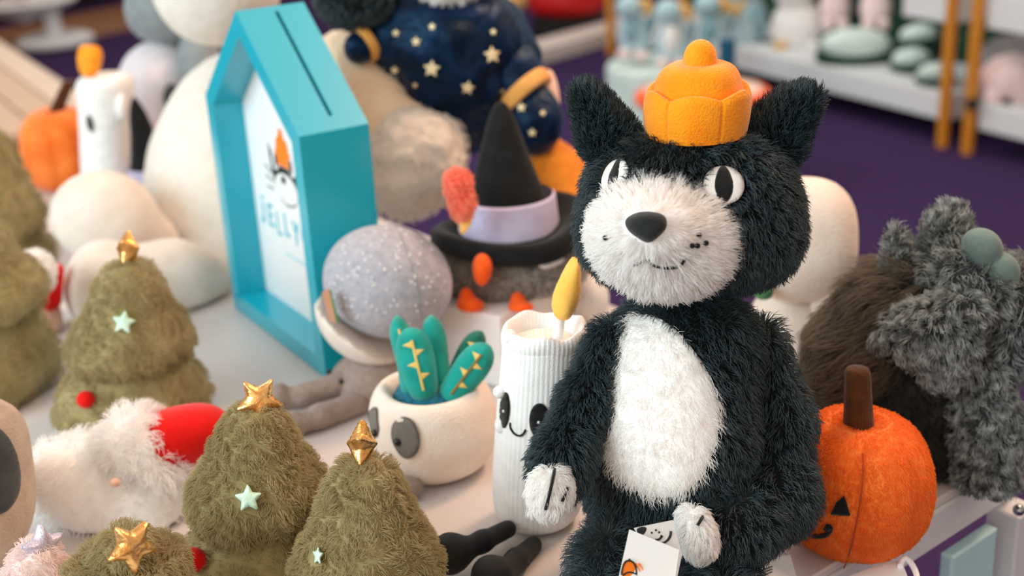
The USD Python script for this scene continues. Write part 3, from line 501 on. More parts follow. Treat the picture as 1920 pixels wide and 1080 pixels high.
for ol, ed in ((smooth_poly([(738, 795), (752, 783), (768, 786), (782, 806), (786, 832), (778, 852), (762, 859), (745, 845), (735, 820)]), None), (smooth_poly([(696, 768), (703, 764), (707, 785), (706, 815), (700, 822), (695, 805)]), None)):
    e = part(t, 'eye_patch', decal(ps, ol, .0024, .0006), 'patch_grey', label='grey felt eye patch'); part(e, 'patch_edge', tube(ps.point(np.vstack([ol, ol[:1]]), .0022), .0006, 6), 'patch_edge')
for q in ((745, 829), (703, 812)): part(t, 'eye', ball(ps.point([q], .0032)[0], .0034), 'bead_black')
part(t, 'smile_stitch', stitch(ps, [(716, 862), (724, 862), (733, 852)], .0009, .0008), 'stitch_black')
part(t, 'nose_stitch', stitch(ps, [(705, 846), (708, 850), (711, 853)], .0012, .0008), 'stitch_black')
part(t, 'seam', stitch(ps, [(872, 800), (878, 840), (876, 885)], .0005, .0001), 'cream_cloth')
leaves = [((775, 742), (742, 590), 40, 'leaf_teal', .008, 0), ((832, 742), (806, 590), 46, 'leaf_teal', .012, 1), ((838, 742), (903, 620), 48, 'leaf_dark', .012, 2), ((798, 748), (766, 614), 70, 'leaf_teal', -.012, 3), ((836, 752), (917, 646), 64, 'leaf_teal', -.012, 4)]
for b_, tp, wd_, mt, dy, k in leaves:
    b_, tp = np.array(b_, float), np.array(tp, float); ax_ = tp - b_; L = np.linalg.norm(ax_); o = at(*((b_ + tp) / 2), py_ + dy); s = mpp(o); a = ax_ / L; uy = (R_ * a[0] - U_ * a[1]); uy = uy + F_ * (.18 if dy > 0 else -.05); uy /= np.linalg.norm(uy); ux = np.cross(F_, uy); ux /= np.linalg.norm(ux); 
    l2 = L * s / 2; w2 = wd_ * s / 2; outl = smooth_poly([(0, l2), (w2 * .6, l2 * .86), (w2, l2 * .3), (w2 * .9, -l2 * .4), (w2 * .45, -l2), (-w2 * .45, -l2), (-w2 * .9, -l2 * .4), (-w2, l2 * .3), (-w2 * .6, l2 * .86)])
    m = puffy(outl, o, ux, uy, .0088, edge=w2 * .95); lf = part(t, 'leaf', m, mt, smooth=70)
    if k in (3, 4, 2, 0):
        lsf = Surf(m); side = 1 if k == 3 else -1; mid = (b_ + tp) / 2; nrm = np.array([-a[1], a[0]])
        part(lf, 'vein', stitch(lsf, [tuple(b_ + a * L * .12), tuple(mid), tuple(b_ + a * L * .82)], .0011, .0006), 'vein_brown' if k > 1 and k != 3 else 'leaf_gold')
        if k in (2, 3, 4):
            for fr_, sg in ((.25, 1), (.42, -1), (.58, 1), (.7, -1)):
                q = b_ + a * L * fr_; part(lf, 'leaf_marking', decal(lsf, np.array([q, q + nrm * sg * wd_ * .28 + a * L * .08, q + a * L * .11]), .0006, .0005, sink=.001), 'leaf_gold')
for pts in ([(745, 905, py_ - .05, 15), (768, 918, py_ - .055, 17)],): part(t, 'foot', blob(pcaps(*pts) + [pell(770, 915, 22, 20, py_ - .052, .009)], .005, q=18, floor=TZ + .0005), 'taupe', label='brown foot under the pot')

# ================================================================== FIR TREE PLUSHES
def tree(name, label, bx, by, top, Ru, Rl, split, star_r, star_px=None, star_yaw=0.0, star_tilt=0.0, charm=None, balls=(), up_mat='tree', nfur=(9000, 7000), topstar='gold_foil', L=.0075, star_at=None, w=.0005, rot=180, ub=None, sthick=.36, sdy=0.0):
    """Two furry tiers on the table under a stuffed star. top is the photographed tip of the fur."""
    b = np.array([bx, by, TZ]); tp = at(*top, by); H = tp[2] - TZ; lean = ((tp[0] - bx) / H, 0.0)
    t = thing(name, label, 'plush toy', b); zs = H * split if ub is None else at(top[0], ub, by - Ru)[2] - TZ + .004
    wv = lambda ph: (lambda R, Z, th: (R * (1 + .035 * np.sin(5 * th + ph) * np.clip(1 - Z / H, 0, 1) + .02 * np.sin(9 * th + 2 * ph)), Z))
    up = rev(rprof([(Ru * .45, zs - .002), (Ru * .86, zs - .004), (Ru, zs + .008), (Ru * .93, zs + .026), (Ru * .66, zs + (H - zs) * .55), (Ru * .42, zs + (H - zs) * .88), (Ru * .24, H - .002), (.0003, H)], 26), b, 44, wv(by * 30), lean)
    lo = rev(rprof([(Rl * .55, .005), (Rl * .9, .005), (Rl, .019), (Rl * .95, .035), (Rl * .75, zs * .85), (Ru * .66, zs + .012), (Ru * .3, zs + .02), (.0003, zs + .022)], 22), b, 44, wv(by * 70), lean)
    pm, bm = up_mat + '_pile', up_mat + '_backing'
    excl = [] if charm is None else [oval(charm[0], charm[1], charm[2] * .85, charm[2] * .85)]
    u_ = part(t, 'upper_tier', up, bm); fur(u_, up, nfur[0], L, w, pm, lay=.5, clump=.65, per=40, jit=.34, excl=excl)
    l_ = part(t, 'lower_tier', lo, bm); fur(l_, lo, nfur[1], L, w, pm, lay=.5, clump=.65, per=40, jit=.34)
    su, slo = Surf(up), Surf(lo)
    if star_r:
        so = at(*(star_at or (top[0], top[1] - star_r * .5)), by + sdy); s = mpp(so); cyw, syw = math.cos(star_yaw), math.sin(star_yaw)
        ux = R_ * cyw + F_ * syw; uy = U_ * math.cos(star_tilt) + ux * math.sin(star_tilt); ux = np.cross(uy, np.cross(ux, uy)); ux /= np.linalg.norm(ux)
        part(t, 'star', puffy(star(0, 0, star_r * s * 1.1, rot, .52, rnd=.06), so, ux, uy, star_r * s * sthick, cone=sthick >= .5, edge=star_r * s * .42 if sthick < .5 else None, minimum=.0007), topstar, smooth=70, label='gold stuffed star' if topstar == 'gold_foil' else 'glittery lilac stuffed star')
    if charm is not None:
        part(t, 'star_charm', decal(su, star(charm[0], charm[1], charm[2], charm[3], .5, charm[4], rnd=.08), .0075, .002, sink=.002), 'mint_foil', label='small mint green star')
    for bxp, byp, r_, *yy in balls:
        c = at(bxp, byp, yy[0]) if yy else slo.point([(bxp, byp)], .004)[0]; part(t, 'pompom', ball(c, r_ * mpp(c), 3), 'red_felt', label='red felt ball')
    return t
tree('fir_tree_plush', 'tall olive fir tree plush standing behind the Santa plush', at(252, 800, 1.09)[0], 1.09, (238, 492), 114 * .00049, 142 * .00049, .36, 34, ub=720, sthick=.62, charm=(232, 605, 25, 8, 1.0), balls=((161, 749, 17),), star_yaw=1.45, star_at=(240, 466))
tree('fir_tree_plush', 'olive fir tree plush with a tilted gold star, right of the Santa plush', at(455, 900, .808)[0], .808, (476, 762), 128 * .00037, 140 * .00037, .40, 44, ub=1030, rot=220, charm=(466, 935, 29, -4, 1.0), balls=((363, 1050, 24, .772),), star_yaw=.3, star_tilt=0, star_at=(486, 750), nfur=(14000, 4000))
tree('fir_tree_plush', 'olive fir tree plush in the front row just below the panda planter', at(672, 1000, .742)[0], .742, (680, 866), 142 * .00035, 128 * .00035, .30, 44, ub=1190, sthick=.62, charm=(596, 1042, 21, 5, .55), star_yaw=1.52, star_at=(679, 832), nfur=(15000, 3000))
tree('fir_tree_plush', 'olive fir tree plush cut off by the bottom edge, only its tip showing', at(226, 1100, .70)[0], .70, (232, 996), 106 * .00034, 116 * .00034, .3, 50, ub=1190, rot=215, star_yaw=.7, star_tilt=-.1, sdy=-.028, star_at=(248, 1024), nfur=(10000, 1500))
tree('fir_tree_plush', 'large shaded fir tree plush cut off by the left edge, beside the sprawling white bear', at(-70, 700, 1.17)[0], 1.17, (-60, 425), 142 * .00052, 168 * .00052, .42, 0, ub=640, nfur=(6000, 6000), L=.009)
tree('fir_tree_plush', 'far fir tree plush peeking in at the left edge under the wooden benches', at(-38, 480, 1.50)[0], 1.50, (-45, 240), 112 * .00066, 128 * .00066, .34, 0, nfur=(4000, 3000), L=.010, w=.0008)
M['blush_pile'], M['blush_backing'] = None, None
pile('blush_pile', (232, 214, 210), (250, 238, 236), spec=.15); cloth('blush_backing', (236, 216, 212), (244, 228, 224))
tree('fir_tree_plush', 'pale blush fir tree plush with a glittery lilac star in the bottom left corner', at(50, 1110, .745)[0], .745, (66, 1018), 95 * .00036, 108 * .00036, .25, 44, up_mat='blush', topstar='lilac_glitter', star_yaw=.9, star_tilt=1.1, star_at=(80, 1026), nfur=(8000, 2500), L=.006)

# ================================================================== SANTA PLUSH
Ys = .93
t = thing('santa_plush', 'fluffy white Santa plush in a red hat among the fir trees', 'plush toy', onz(220, 960))
sb = blob([pell(210, 925, 122, 98, Ys, .05), pell(290, 945, 70, 90, Ys - .01, .045), pell(150, 892, 78, 56, Ys, .04), pell(110, 880, 40, 30, Ys, .03)], .03, q=30, floor=TZ + .001, lump=.004, freq=40)
b_ = part(t, 'beard', sb, 'white_backing', label='long white beard and body'); fur(b_, sb, 2600, .011, .0005, 'white_pile', lay=.45, clump=.7, per=30, jit=.35)
sh = blob([pell(258, 838, 66, 64, Ys - .004, .034), pell(305, 885, 52, 40, Ys - .012, .03)], .02, q=26, floor=TZ + .001, lump=.003)
h_ = part(t, 'hat_trim', sh, 'white_backing', label='white fluffy hat trim'); fur(h_, sh, 5000, .015, .0006, 'white_pile', lay=.35, clump=.7, per=30, jit=.3)
hm = blob([pell(345, 818, 70, 52, Ys + .005, .034, 14), pell(385, 800, 44, 38, Ys + .006, .026), pell(318, 838, 40, 46, Ys, .03)], .02, q=28, floor=TZ + .001); part(t, 'hat', hm, 'red_felt', label='smooth red hat')
part(t, 'nose', blob([pell(216, 905, 10, 9, Ys - .058, .006)], q=12), 'skin_peach', label='small pink nose')

# ================================================================== WHITE BEAR (behind the house), its legs sprawled to the left
Yb = 1.64
t = thing('white_bear_plush', 'huge white plush bear sprawled behind the teal house sign', 'plush toy', at(420, 420, Yb))
wb = blob([pell(430, 350, 155, 255, Yb, .12, 8), pell(470, 470, 150, 130, Yb, .12)], .05, q=34, lump=.003, freq=25, floor=TZ + .001)
b_ = part(t, 'body', wb, 'fleece_white')
wh = blob([pell(405, -20, 118, 105, Yb - .01, .085)], q=24, lump=.002, freq=25); b_ = part(t, 'head', wh, 'fleece_white')
lg = blob(pcaps((290, 452, 1.50, 46), (235, 435, 1.49, 66)) + [pell(192, 405, 97, 86, 1.48, .05)], .03, q=28, floor=TZ + .001); b_ = part(t, 'leg', lg, 'cream_cloth')
lg2 = blob(pcaps((385, 530, 1.42, 52), (330, 530, 1.40, 72), (225, 540, 1.36, 80)) + [pell(186, 535, 56, 78, 1.36, .042)], .03, q=28, floor=TZ + .001); b_ = part(t, 'leg', lg2, 'cream_cloth')
# ================================================================== GNOME
Yg = 1.31
t = thing('gnome_plush', 'plush with a white bobbled red hat wedged beside the shaded fir tree', 'plush toy', onz(105, 650))
part(t, 'body', blob([pell(92, 605, 24, 48, Yg + .015, .018)], q=20, floor=TZ + .001), 'skin_peach', label='peach body'); part(t, 'hat', blob(pcaps((106, 506, Yg + .015, 14), (92, 560, Yg + .012, 24)), q=20), 'red_felt', label='red hat')
pm = blob([pell(66, 512, 35, 42, Yg - .03, .02)], q=20); b_ = part(t, 'bobble', pm, 'white_backing', label='white bobble'); fur(b_, pm, 1500, .005, .0008, 'white_pile', lay=.3)

# ================================================================== BACK LEFT: PUMPKIN, CANDLE, WITCH HAT, PENGUIN
def pumpkin(name, label, c, R, Hh, stem_top, stem_r, lobes, nf=0, L=.004, pw=.0005, ph=0.0, squash=1.0):
    """Stuffed lobed pumpkin standing on the table with a corduroy stem."""
    t = thing(name, label, 'plush toy', c)
    pr = rprof([(R * .35, .002), (R * .72, .004), (R * .95, Hh * .25), (R, Hh * .48), (R * .92, Hh * .74), (R * .68, Hh * .93), (R * .36, Hh), (R * .12, Hh * .955), (.0003, Hh * .94)], 40)
    m = rev(pr, c, 12 * lobes, lambda r, Z, th: (r * (1 - .045 * np.abs(np.cos(lobes * (th + ph) / 2)) ** 6), Z))
    b_ = part(t, 'body', m, 'pumpkin_cloth', smooth=60)
    if nf: fur(b_, m, nf, L, pw, 'pumpkin_pile', lay=.8, clump=.4, jit=.3, back=.3, comb=(0, 0, -1), root=.0004)
    s0 = np.array(c) + [0, 0, Hh * .93]; ax = np.array(stem_top) - s0; ln = np.linalg.norm(ax)
    part(t, 'stem', rev([(stem_r * 1.16, 0), (stem_r * 1.08, ln * .2), (stem_r * 1.0, ln * .5), (stem_r * .95, ln * .8), (stem_r * .92, ln * .92), (stem_r * .8, ln * .98), (stem_r * .5, ln * 1.0), (.0003, ln * 1.005)], s0, 96, lambda r, Z, th: (r * (1 + .05 * np.abs(np.cos(12 * th))), Z), (ax[0] / ax[2], ax[1] / ax[2])), 'stem_brown', smooth=60, label='brown corduroy stem')
    return t, m
c = onz(112, 350); c = np.array([at(118, 300, 1.93)[0], 1.93, TZ]); sR = mpp(c)
pumpkin('pumpkin_plush', 'small orange pumpkin plush at the back left beside the far candle plush', c, 74 * sR, at(110, 205, 1.93)[2] - TZ, at(126, 160, 1.93), 12 * sR, 9)
pt = '/World/pumpkin_plush'
yb = 1.86; c = np.array([at(200, 320, yb)[0], yb, TZ]); sc_ = mpp(c); top_ = at(196, 140, yb); H_ = top_[2] - TZ
t = thing('candle_plush', 'white candle plush with an orange flame at the back left, next to the small pumpkin', 'plush toy', c)
cm = rev(rprof([(48 * sc_, .002), (50 * sc_, .02), (50 * sc_, H_ * .5), (51 * sc_, H_ * .85), (46 * sc_, H_ * .98), (30 * sc_, H_), (.0003, H_ * .99)], 30), c, 90, lambda r, Z, th: (r * (1 + .01 * np.abs(np.cos(18 * th))), Z), ((top_[0] - c[0]) / H_, 0)); part(t, 'body', cm, 'corduroy_white')
part(t, 'eye', decal(Surf(cm), oval(168, 232, 6, 17, -12), .002, .003), 'stitch_black'); part(t, 'flame', blob([pell(168, 118, 21, 28, yb - .01, .016, 8), pell(160, 100, 12, 16, yb - .01, .01), pell(180, 100, 10, 14, yb - .01, .01)], .01, q=20), 'flame_orange')
part(t, 'wax_drip', blob([pell(228, 200, 9, 28, yb - .032, .010)], q=14), 'corduroy_white')
yh = 1.80; hc = np.array([at(292, 350, yh)[0], yh, TZ + .03]); sc_ = mpp(hc); ht = at(250, 180, yh); t = thing('witch_owl_plush', 'black witch hat plush squeezed between the far candle and the white bear', 'plush toy', [hc[0], hc[1], TZ])
hz = ht[2] - hc[2]; ln = ((ht[0] - hc[0]) / hz, 0)
part(t, 'hat_cone', rev(rprof([(44 * sc_, 0), (38 * sc_, hz * .2), (22 * sc_, hz * .6), (8 * sc_, hz * .93), (.0003, hz)], 20), hc, 40, None, ln), 'felt_black'); part(t, 'hat_band', rev([(45 * sc_, -.004), (46.5 * sc_, 0), (44 * sc_, .026), (42 * sc_, .028)], hc, 40, None, ln, close=False), 'lilac', label='lilac band'); part(t, 'hat_brim', rev(rprof([(40 * sc_, -.002), (70 * sc_, -.008), (72 * sc_, -.003), (44 * sc_, .003)], 14), hc, 40), 'felt_black'); part(t, 'body', blob([ellip(hc - [0, 0, .012], (50 * sc_, 50 * sc_, .03))], q=18, floor=TZ + .001), 'owl_backing', label='small grey body under the hat')
yp = 2.02
t = thing('penguin_plush', 'pale lilac grey plush bird behind the far candle, partly hidden by the white bear', 'plush toy', at(320, 250, yp))
part(t, 'body', blob([pell(300, 160, 78, 84, yp, .06), pell(322, 225, 46, 60, yp, .05)], .03, q=24), 'lilac_grey'); part(t, 'head', blob([pell(335, -5, 92, 80, yp + .02, .07), pell(300, 30, 60, 50, yp + .02, .05)], .03, q=22), 'slate_grey', label='blue grey head')
part(t, 'wing', blob([pell(378, 140, 44, 92, yp - .04, .04, -8)], q=22), 'slate_grey', label='blue grey wing'); part(t, 'foot', blob([pell(306, 240, 14, 12, yp - .055, .014)], q=14), 'orange_felt', label='orange foot'); part(t, 'tail', blob([pell(322, 182, 16, 26, yp - .07, .012)], q=14), 'dark_grey', label='dark grey tail')

# ================================================================== LEFT EDGE PLUSH
Ye = .84
t = thing('penguin_plush', 'dark grey and beige plush bird cut off by the left edge beside the Santa plush', 'plush toy', onz(-10, 1010))
m = blob([pell(-36, 930, 94, 150, Ye, .05), pell(-32, 810, 56, 60, Ye, .04)], .03, q=26, floor=TZ + .001); b_ = part(t, 'body', m, 'beige'); se = Surf(m)
part(t, 'belly_patch', decal(se, smooth_poly([(-40, 790), (-5, 800), (22, 830), (38, 880), (34, 930), (10, 960), (-50, 960)]), .001, .004), 'dark_grey', label='dark grey patch')

# ================================================================== MUSHROOM
Ym = 1.12; mb = onz(688, 778); mb = np.array([at(690, 740, Ym)[0], Ym, TZ])
t = thing('mushroom_plush', 'mushroom plush with a speckled grey cap and taupe body, right of the teal house sign', 'plush toy', mb)
sm = blob([pell(696, 725, 82, 62, Ym, .042), pell(712, 700, 62, 40, Ym + .004, .034)], .02, q=26, floor=TZ + .001); part(t, 'body', sm, 'taupe'); s_ = Surf(sm)
capm = blob([pell(727, 528, 122, 106, Ym + .004, .06, 14)], q=40, cut=lambda P: -((P - at(662, 624, Ym)) @ (U_ * .77 + R_ * .60 - F_ * .2))); part(t, 'cap', capm, 'cap_grey', label='grey cap with a white speckle'); sc_ = Surf(capm)
rm = blob([pell(706, 572, 116, 112, Ym - .002, .060, 14)], q=32, cut=lambda P: ((P - at(662, 624, Ym)) @ (U_ * .77 + R_ * .60 - F_ * .2)) - .008); part(t, 'cap_rim', rm, 'cream_cloth', label='white underside of the cap')
g = np.random.default_rng(5)
for k in range(90):
    a = g.uniform(0, 2 * np.pi); r = math.sqrt(g.uniform(0.02, .92)); px_, py2 = 727 + r * 116 * math.cos(a), 520 + r * 98 * math.sin(a)
    if ((px_ - 662) * .60 - (py2 - 624) * .77) < 10: continue
    q = sc_.point([(px_, py2)])[0]; part(t, 'speckle', blob([ellip(q, (.0024, .0024, .0020))], q=5), 'dot_white')
part(t, 'seam', stitch(sc_, [(742, 424), (772, 500), (790, 590), (788, 640)], .0005, .0002), 'slate_grey')
part(t, 'eye', ball(s_.point([(639, 716)], .001)[0], .0031), 'bead_black'); part(t, 'eye', ball(s_.point([(617, 698)], .001)[0], .0028), 'bead_black'); part(t, 'smile_stitch', stitch(s_, [(619, 726), (624, 730), (630, 725)], .0006, .0006), 'stitch_black')
part(t, 'leg', blob(pcaps((640, 718, Ym - .02, 24), (570, 742, Ym - .035, 21), (530, 752, Ym - .04, 20)) + [pell(524, 742, 18, 26, Ym - .04, .012)], .006, q=26, floor=TZ + .0005), 'taupe'); part(t, 'leg', blob(pcaps((668, 760, Ym - .04, 26), (600, 780, Ym - .07, 22), (556, 796, Ym - .082, 20)) + [pell(550, 794, 17, 24, Ym - .082, .012)], .006, q=26, floor=TZ + .0005), 'taupe')
tg = part(t, 'paper_tag', decal(Flat(at(600, 545, Ym - .045), at(632, 610, Ym - .045), at(600, 610, Ym - .035)), np.array([(603, 548), (618, 540), (634, 606), (618, 602)]), .0008, .0001, sink=0), 'tag_tan', label='small tan and green paper tag'); part(tg, 'printed_leaf', decal(Flat(at(600, 545, Ym - .046), at(632, 610, Ym - .046), at(600, 610, Ym - .036)), np.array([(617, 542), (621, 545), (636, 604), (631, 606)]), .0012, .0001, sink=0), 'tag_green')

# ================================================================== WHITE RISER BOX AND WITCH OWL
xb = onz(945, 730); bh = at(945, 596, xb[1])[2] - TZ; bl_ = at(858, 575, xb[1] + .03); a1 = np.array([-.80, .60, 0]); a2 = np.array([.60, .80, 0])
single('riser_box', 'small white riser box under the witch owl plush', 'box', box(xb + a1 * .06 + a2 * .06 + ez * (bh / 2 + .0005), (.12, .12, bh), np.array([a1, a2, ez]), .0015), 'box_white', smooth=False)
Yo = xb[1] + .095; Bz = TZ + bh + .001
t = thing('witch_owl_plush', 'mottled grey owl plush in a tall black witch hat, on the riser box', 'plush toy', [at(950, 560, Yo)[0], Yo, Bz])
ob = blob([pell(955, 512, 140, 78, Yo, .066)], q=34, floor=Bz, lump=.002); b_ = part(t, 'body', ob, 'owl_backing'); so_ = Surf(ob)
fur(b_, ob, 6000, .009, .0007, 'owl_pile', lay=.45, jit=.3, fz=Bz)
part(t, 'cheek_patch', decal(so_, smooth_poly([(1002, 486), (1030, 476), (1060, 486), (1040, 500), (1010, 500)]), .006, .003), 'plush_white', label='white cheek patch')
part(t, 'beak', blob([pell(905, 500, 19, 26, Yo - .072, .012), pell(903, 522, 11, 14, Yo - .072, .009)], .008, q=20), 'orange_felt', label='orange beak')
for q in ((882, 572), (978, 580)): part(t, 'foot', blob([pell(q[0], q[1], 26, 15, Yo - .074, .014), pell(q[0] - 8, q[1] - 18, 13, 16, Yo - .066, .010)], .008, q=20, floor=Bz), 'orange_felt', label='orange foot')
ho = at(955, 436, Yo + .004); s = mpp(ho); tip = at(938, 190, Yo + .03); hz = tip[2] - ho[2]; ln = ((tip[0] - ho[0]) / hz, (tip[1] - ho[1]) / hz)
part(t, 'hat_brim', rev(rprof([(40 * s, .004), (122 * s, -.004), (144 * s, -.006), (149 * s, .004), (142 * s, .013), (118 * s, .011), (40 * s, .010)], 24), ho, 72, lambda r, Z, th: (r, Z + .007 * np.sin(2 * th + .4) * (r / (138 * s)) ** 2 + .006 * np.cos(th) * r / (138 * s))), 'felt_black', label='wide black hat brim')
hcn = rev(rprof([(88 * s, .004), (82 * s, hz * .12), (62 * s, hz * .40), (40 * s, hz * .68), (18 * s, hz * .93), (7 * s, hz * .99), (.0003, hz)], 30), ho, 60, lambda r, Z, th: (r * (1 + .012 * np.sin(3 * th + Z * 60)), Z), ln); part(t, 'hat_cone', hcn, 'felt_black', label='tall black hat cone')
part(t, 'hat_band', rev([(90 * s, .003), (95 * s, .006), (91 * s, .036), (86 * s, .038)], ho, 60, None, ln, close=False), 'lilac', label='lilac hat band')
part(t, 'buckle', decal(Flat(at(870, 420, Yo - .065), at(880, 420, Yo - .07), at(870, 440, Yo - .065)), smooth_poly([(862, 432), (874, 398), (884, 396), (886, 404), (872, 436), (866, 440)]), .001, .001, sink=.0015), 'cuff_gold', label='gold buckle')
ft = blob([pell(858, 342, 20, 20, Yo - .062, .012), pell(866, 380, 17, 26, Yo - .064, .012)], .01, q=20, lump=.004, freq=150); b_ = part(t, 'feather', ft, 'coral_cloth', label='coral feather puff'); fur(b_, ft, 2500, .007, .0007, 'coral_pile', lay=.2, clump=.7)

# ================================================================== FOX WIZARD
Yf = 1.46
t = thing('fox_plush', 'big fox plush in a navy velvet robe with cream stars, behind the witch owl', 'plush toy', at(870, 400, Yf))
rb = blob([pell(850, 135, 142, 150, Yf, .10, -20), pell(790, 70, 105, 85, Yf, .085), pell(900, 90, 80, 80, Yf, .08)], .05, q=44, lump=.012, freq=20, seed=4); part(t, 'robe', rb, 'velvet_navy', label='navy velvet robe'); sr = Surf(rb)
for q in ((809, 129, 17, 5), (923, 103, 17, -5), (877, 165, 14, 10), (780, 78, 10, 0), (740, 132, 9, 0), (742, 62, 8, 0), (810, 50, 8, 0), (853, 235, 9, 0), (980, 118, 8, 0), (778, 160, 6, 0), (945, 172, 7, 0), (925, 60, 7, 0)): part('/World/' + t.split('/')[-1] + '/robe', 'star', decal(sr, star(q[0], q[1], q[2], q[3], .5), .001, .0008, sink=.004), 'star_cream')
slv = blob(pcaps((930, 95, Yf - .02, 58), (965, 145, Yf - .05, 46), (978, 165, Yf - .058, 38)), .03, q=28, lump=.004, freq=20); part(t, 'sleeve', slv, 'velvet_navy')
sl2 = blob(pcaps((992, 192, Yf - .062, 42), (1000, 225, Yf - .07, 48), (1002, 248, Yf - .072, 42)), .02, q=28, lump=.003, freq=20); p_ = part(t, 'cuff_lining', sl2, 'velvet_navy', label='navy end of the sleeve'); s2_ = Surf(sl2)
for q in ((977, 201, 10, 0), (998, 249, 9, 0), (1018, 212, 7, 0)): part(p_, 'star', decal(s2_, star(q[0], q[1], q[2], q[3], .5), .001, .0008, sink=.004), 'star_cream')
def ring(p0, p1, r, w2, y0, y1): 
    a, b = at(*p0, y0), at(*p1, y1); return a, b
band = lambda a, b, rr: tube([np.add(a, np.subtract(b, a) * k) for k in (0, .15, .5, .85, 1)], np.array([.94, 1, 1.02, 1, .94]) * rr, 32)
part(t, 'cuff', band(at(976, 162, Yf - .058), at(994, 183, Yf - .064), 54 * mpp(at(985, 170, Yf))), 'cuff_gold', label='gold cuff')
sl3 = blob(pcaps((730, 60, Yf - .02, 50), (700, 80, Yf - .05, 36)), .02, q=22); part(t, 'sleeve', sl3, 'velvet_navy'); part(t, 'cuff', band(at(692, 74, Yf - .055), at(677, 84, Yf - .06), 38 * mpp(at(685, 80, Yf))), 'cuff_gold', label='gold cuff')
part(t, 'cuff_lining', blob([pell(672, 90, 28, 30, Yf - .065, .02)], q=18), 'velvet_navy', label='navy end of the sleeve')
pw = blob([pell(668, 5, 70, 42, Yf - .06, .04, 0)], q=22); b_ = part(t, 'paw', pw, 'black_backing', label='furry black paw'); fur(b_, pw, 2500, .009, .0011, 'black_pile', lay=.4)
part(t, 'paw', blob([pell(1030, 190, 20, 62, Yf - .03, .03, -4)], q=20), 'paw_peach', label='pale peach paw'); part(t, 'collar', rev(rprof([(.040, 0), (.046, .004), (.044, .010), (.036, .012)], 12), at(832, 12, Yf) , 48, lambda r, Z, th: (r * (1.0), Z + .003 * np.cos(th))), 'cuff_gold', label='gold collar')
hd_ = blob([pell(828, -95, 150, 108, Yf, .09)], q=26); b_ = part(t, 'head', hd_, 'fox_orange'); fc = blob([pell(832, -40, 76, 62, Yf - .04, .06)], q=24); b2_ = part(t, 'chin', fc, 'white_backing', label='fluffy white chin'); fur(b2_, fc, 2000, .010, .001, 'white_pile', lay=.4, clump=.7)
for q in ((735, -210), (925, -210)): part(t, 'ear', puffy([(-.035, 0), (.035, 0), (0, .07)], at(q[0], q[1] + 40, Yf), R_, U_, .01), 'fox_orange')
tl = blob(pcaps((650, 125, Yf - .01, 72), (688, 195, Yf - .03, 88), (745, 270, Yf - .07, 92)), .03, q=34, lump=.006, freq=45); b_ = part(t, 'tail', tl, 'foxtail_backing', label='tan upper tail'); fur(b_, tl, 900, .008, .0008, 'cream_pile', lay=.55, comb=(.5, -.3, -.8), clump=.65, per=30)
tl2 = blob([pell(775, 300, 84, 98, Yf - .10, .06, -25), pell(818, 285, 46, 60, Yf - .10, .045), pell(750, 355, 44, 50, Yf - .10, .045)], .03, q=40, lump=.008, freq=60); b_ = part(t, 'tail_tip', tl2, 'cream_cloth', label='fluffy cream tail tip'); fur(b_, tl2, 900, .009, .0008, 'cream_pile', lay=.5, comb=(.5, -.3, -.8), clump=.65, per=30)
lg = blob(pcaps((985, 290, Yf - .03, 62), (1045, 335, Yf - .06, 52), (1090, 420, Yf - .12, 48), (1118, 500, Yf - .17, 44)), .03, q=32, floor=TZ + .001); part(t, 'leg', lg, 'fox_orange'); part(t, 'foot', blob([pell(1108, 560, 34, 46, Yf - .20, .035)], q=20, floor=TZ + .001), 'plush_white', label='white foot')

# ================================================================== BIG PUMPKIN ON THE RIGHT
yc = .822; c = np.array([at(1604, 920, yc)[0], yc, TZ]); sR = mpp(c + [0, 0, .06]); PH = at(1604, 790, yc)[2] - TZ; PRR = 141 * sR
t, pm = pumpkin('pumpkin_plush', 'large bright orange pumpkin plush with a black stitched face, right of the plush cat', c, PRR, PH, at(1608, 690, yc + .004), 24 * sR, 8, nf=22000, L=.0036, pw=.00048, ph=.18)
sp_ = Surf(pm); part(t, 'eye', decal(sp_, np.array([(1557, 965), (1568, 942), (1583, 930), (1588, 944), (1594, 967), (1585, 968)]), .0035, .001), 'stitch_black', label='black triangle eye')
part(t, 'smile_stitch', stitch(sp_, [(1525, 1006), (1540, 1006), (1553, 1000), (1557, 990), (1550, 987)], .0018, .0038), 'stitch_black'); part(t, 'smile_stitch', stitch(sp_, [(1548, 988), (1552, 991), (1556, 988)], .0026, .0038, 8), 'stitch_black')
part(t, 'seam', stitch(sp_, [(1617, 850), (1616, 920), (1605, 985), (1592, 1040), (1582, 1066)], .0006, .0024), 'pumpkin_seam')

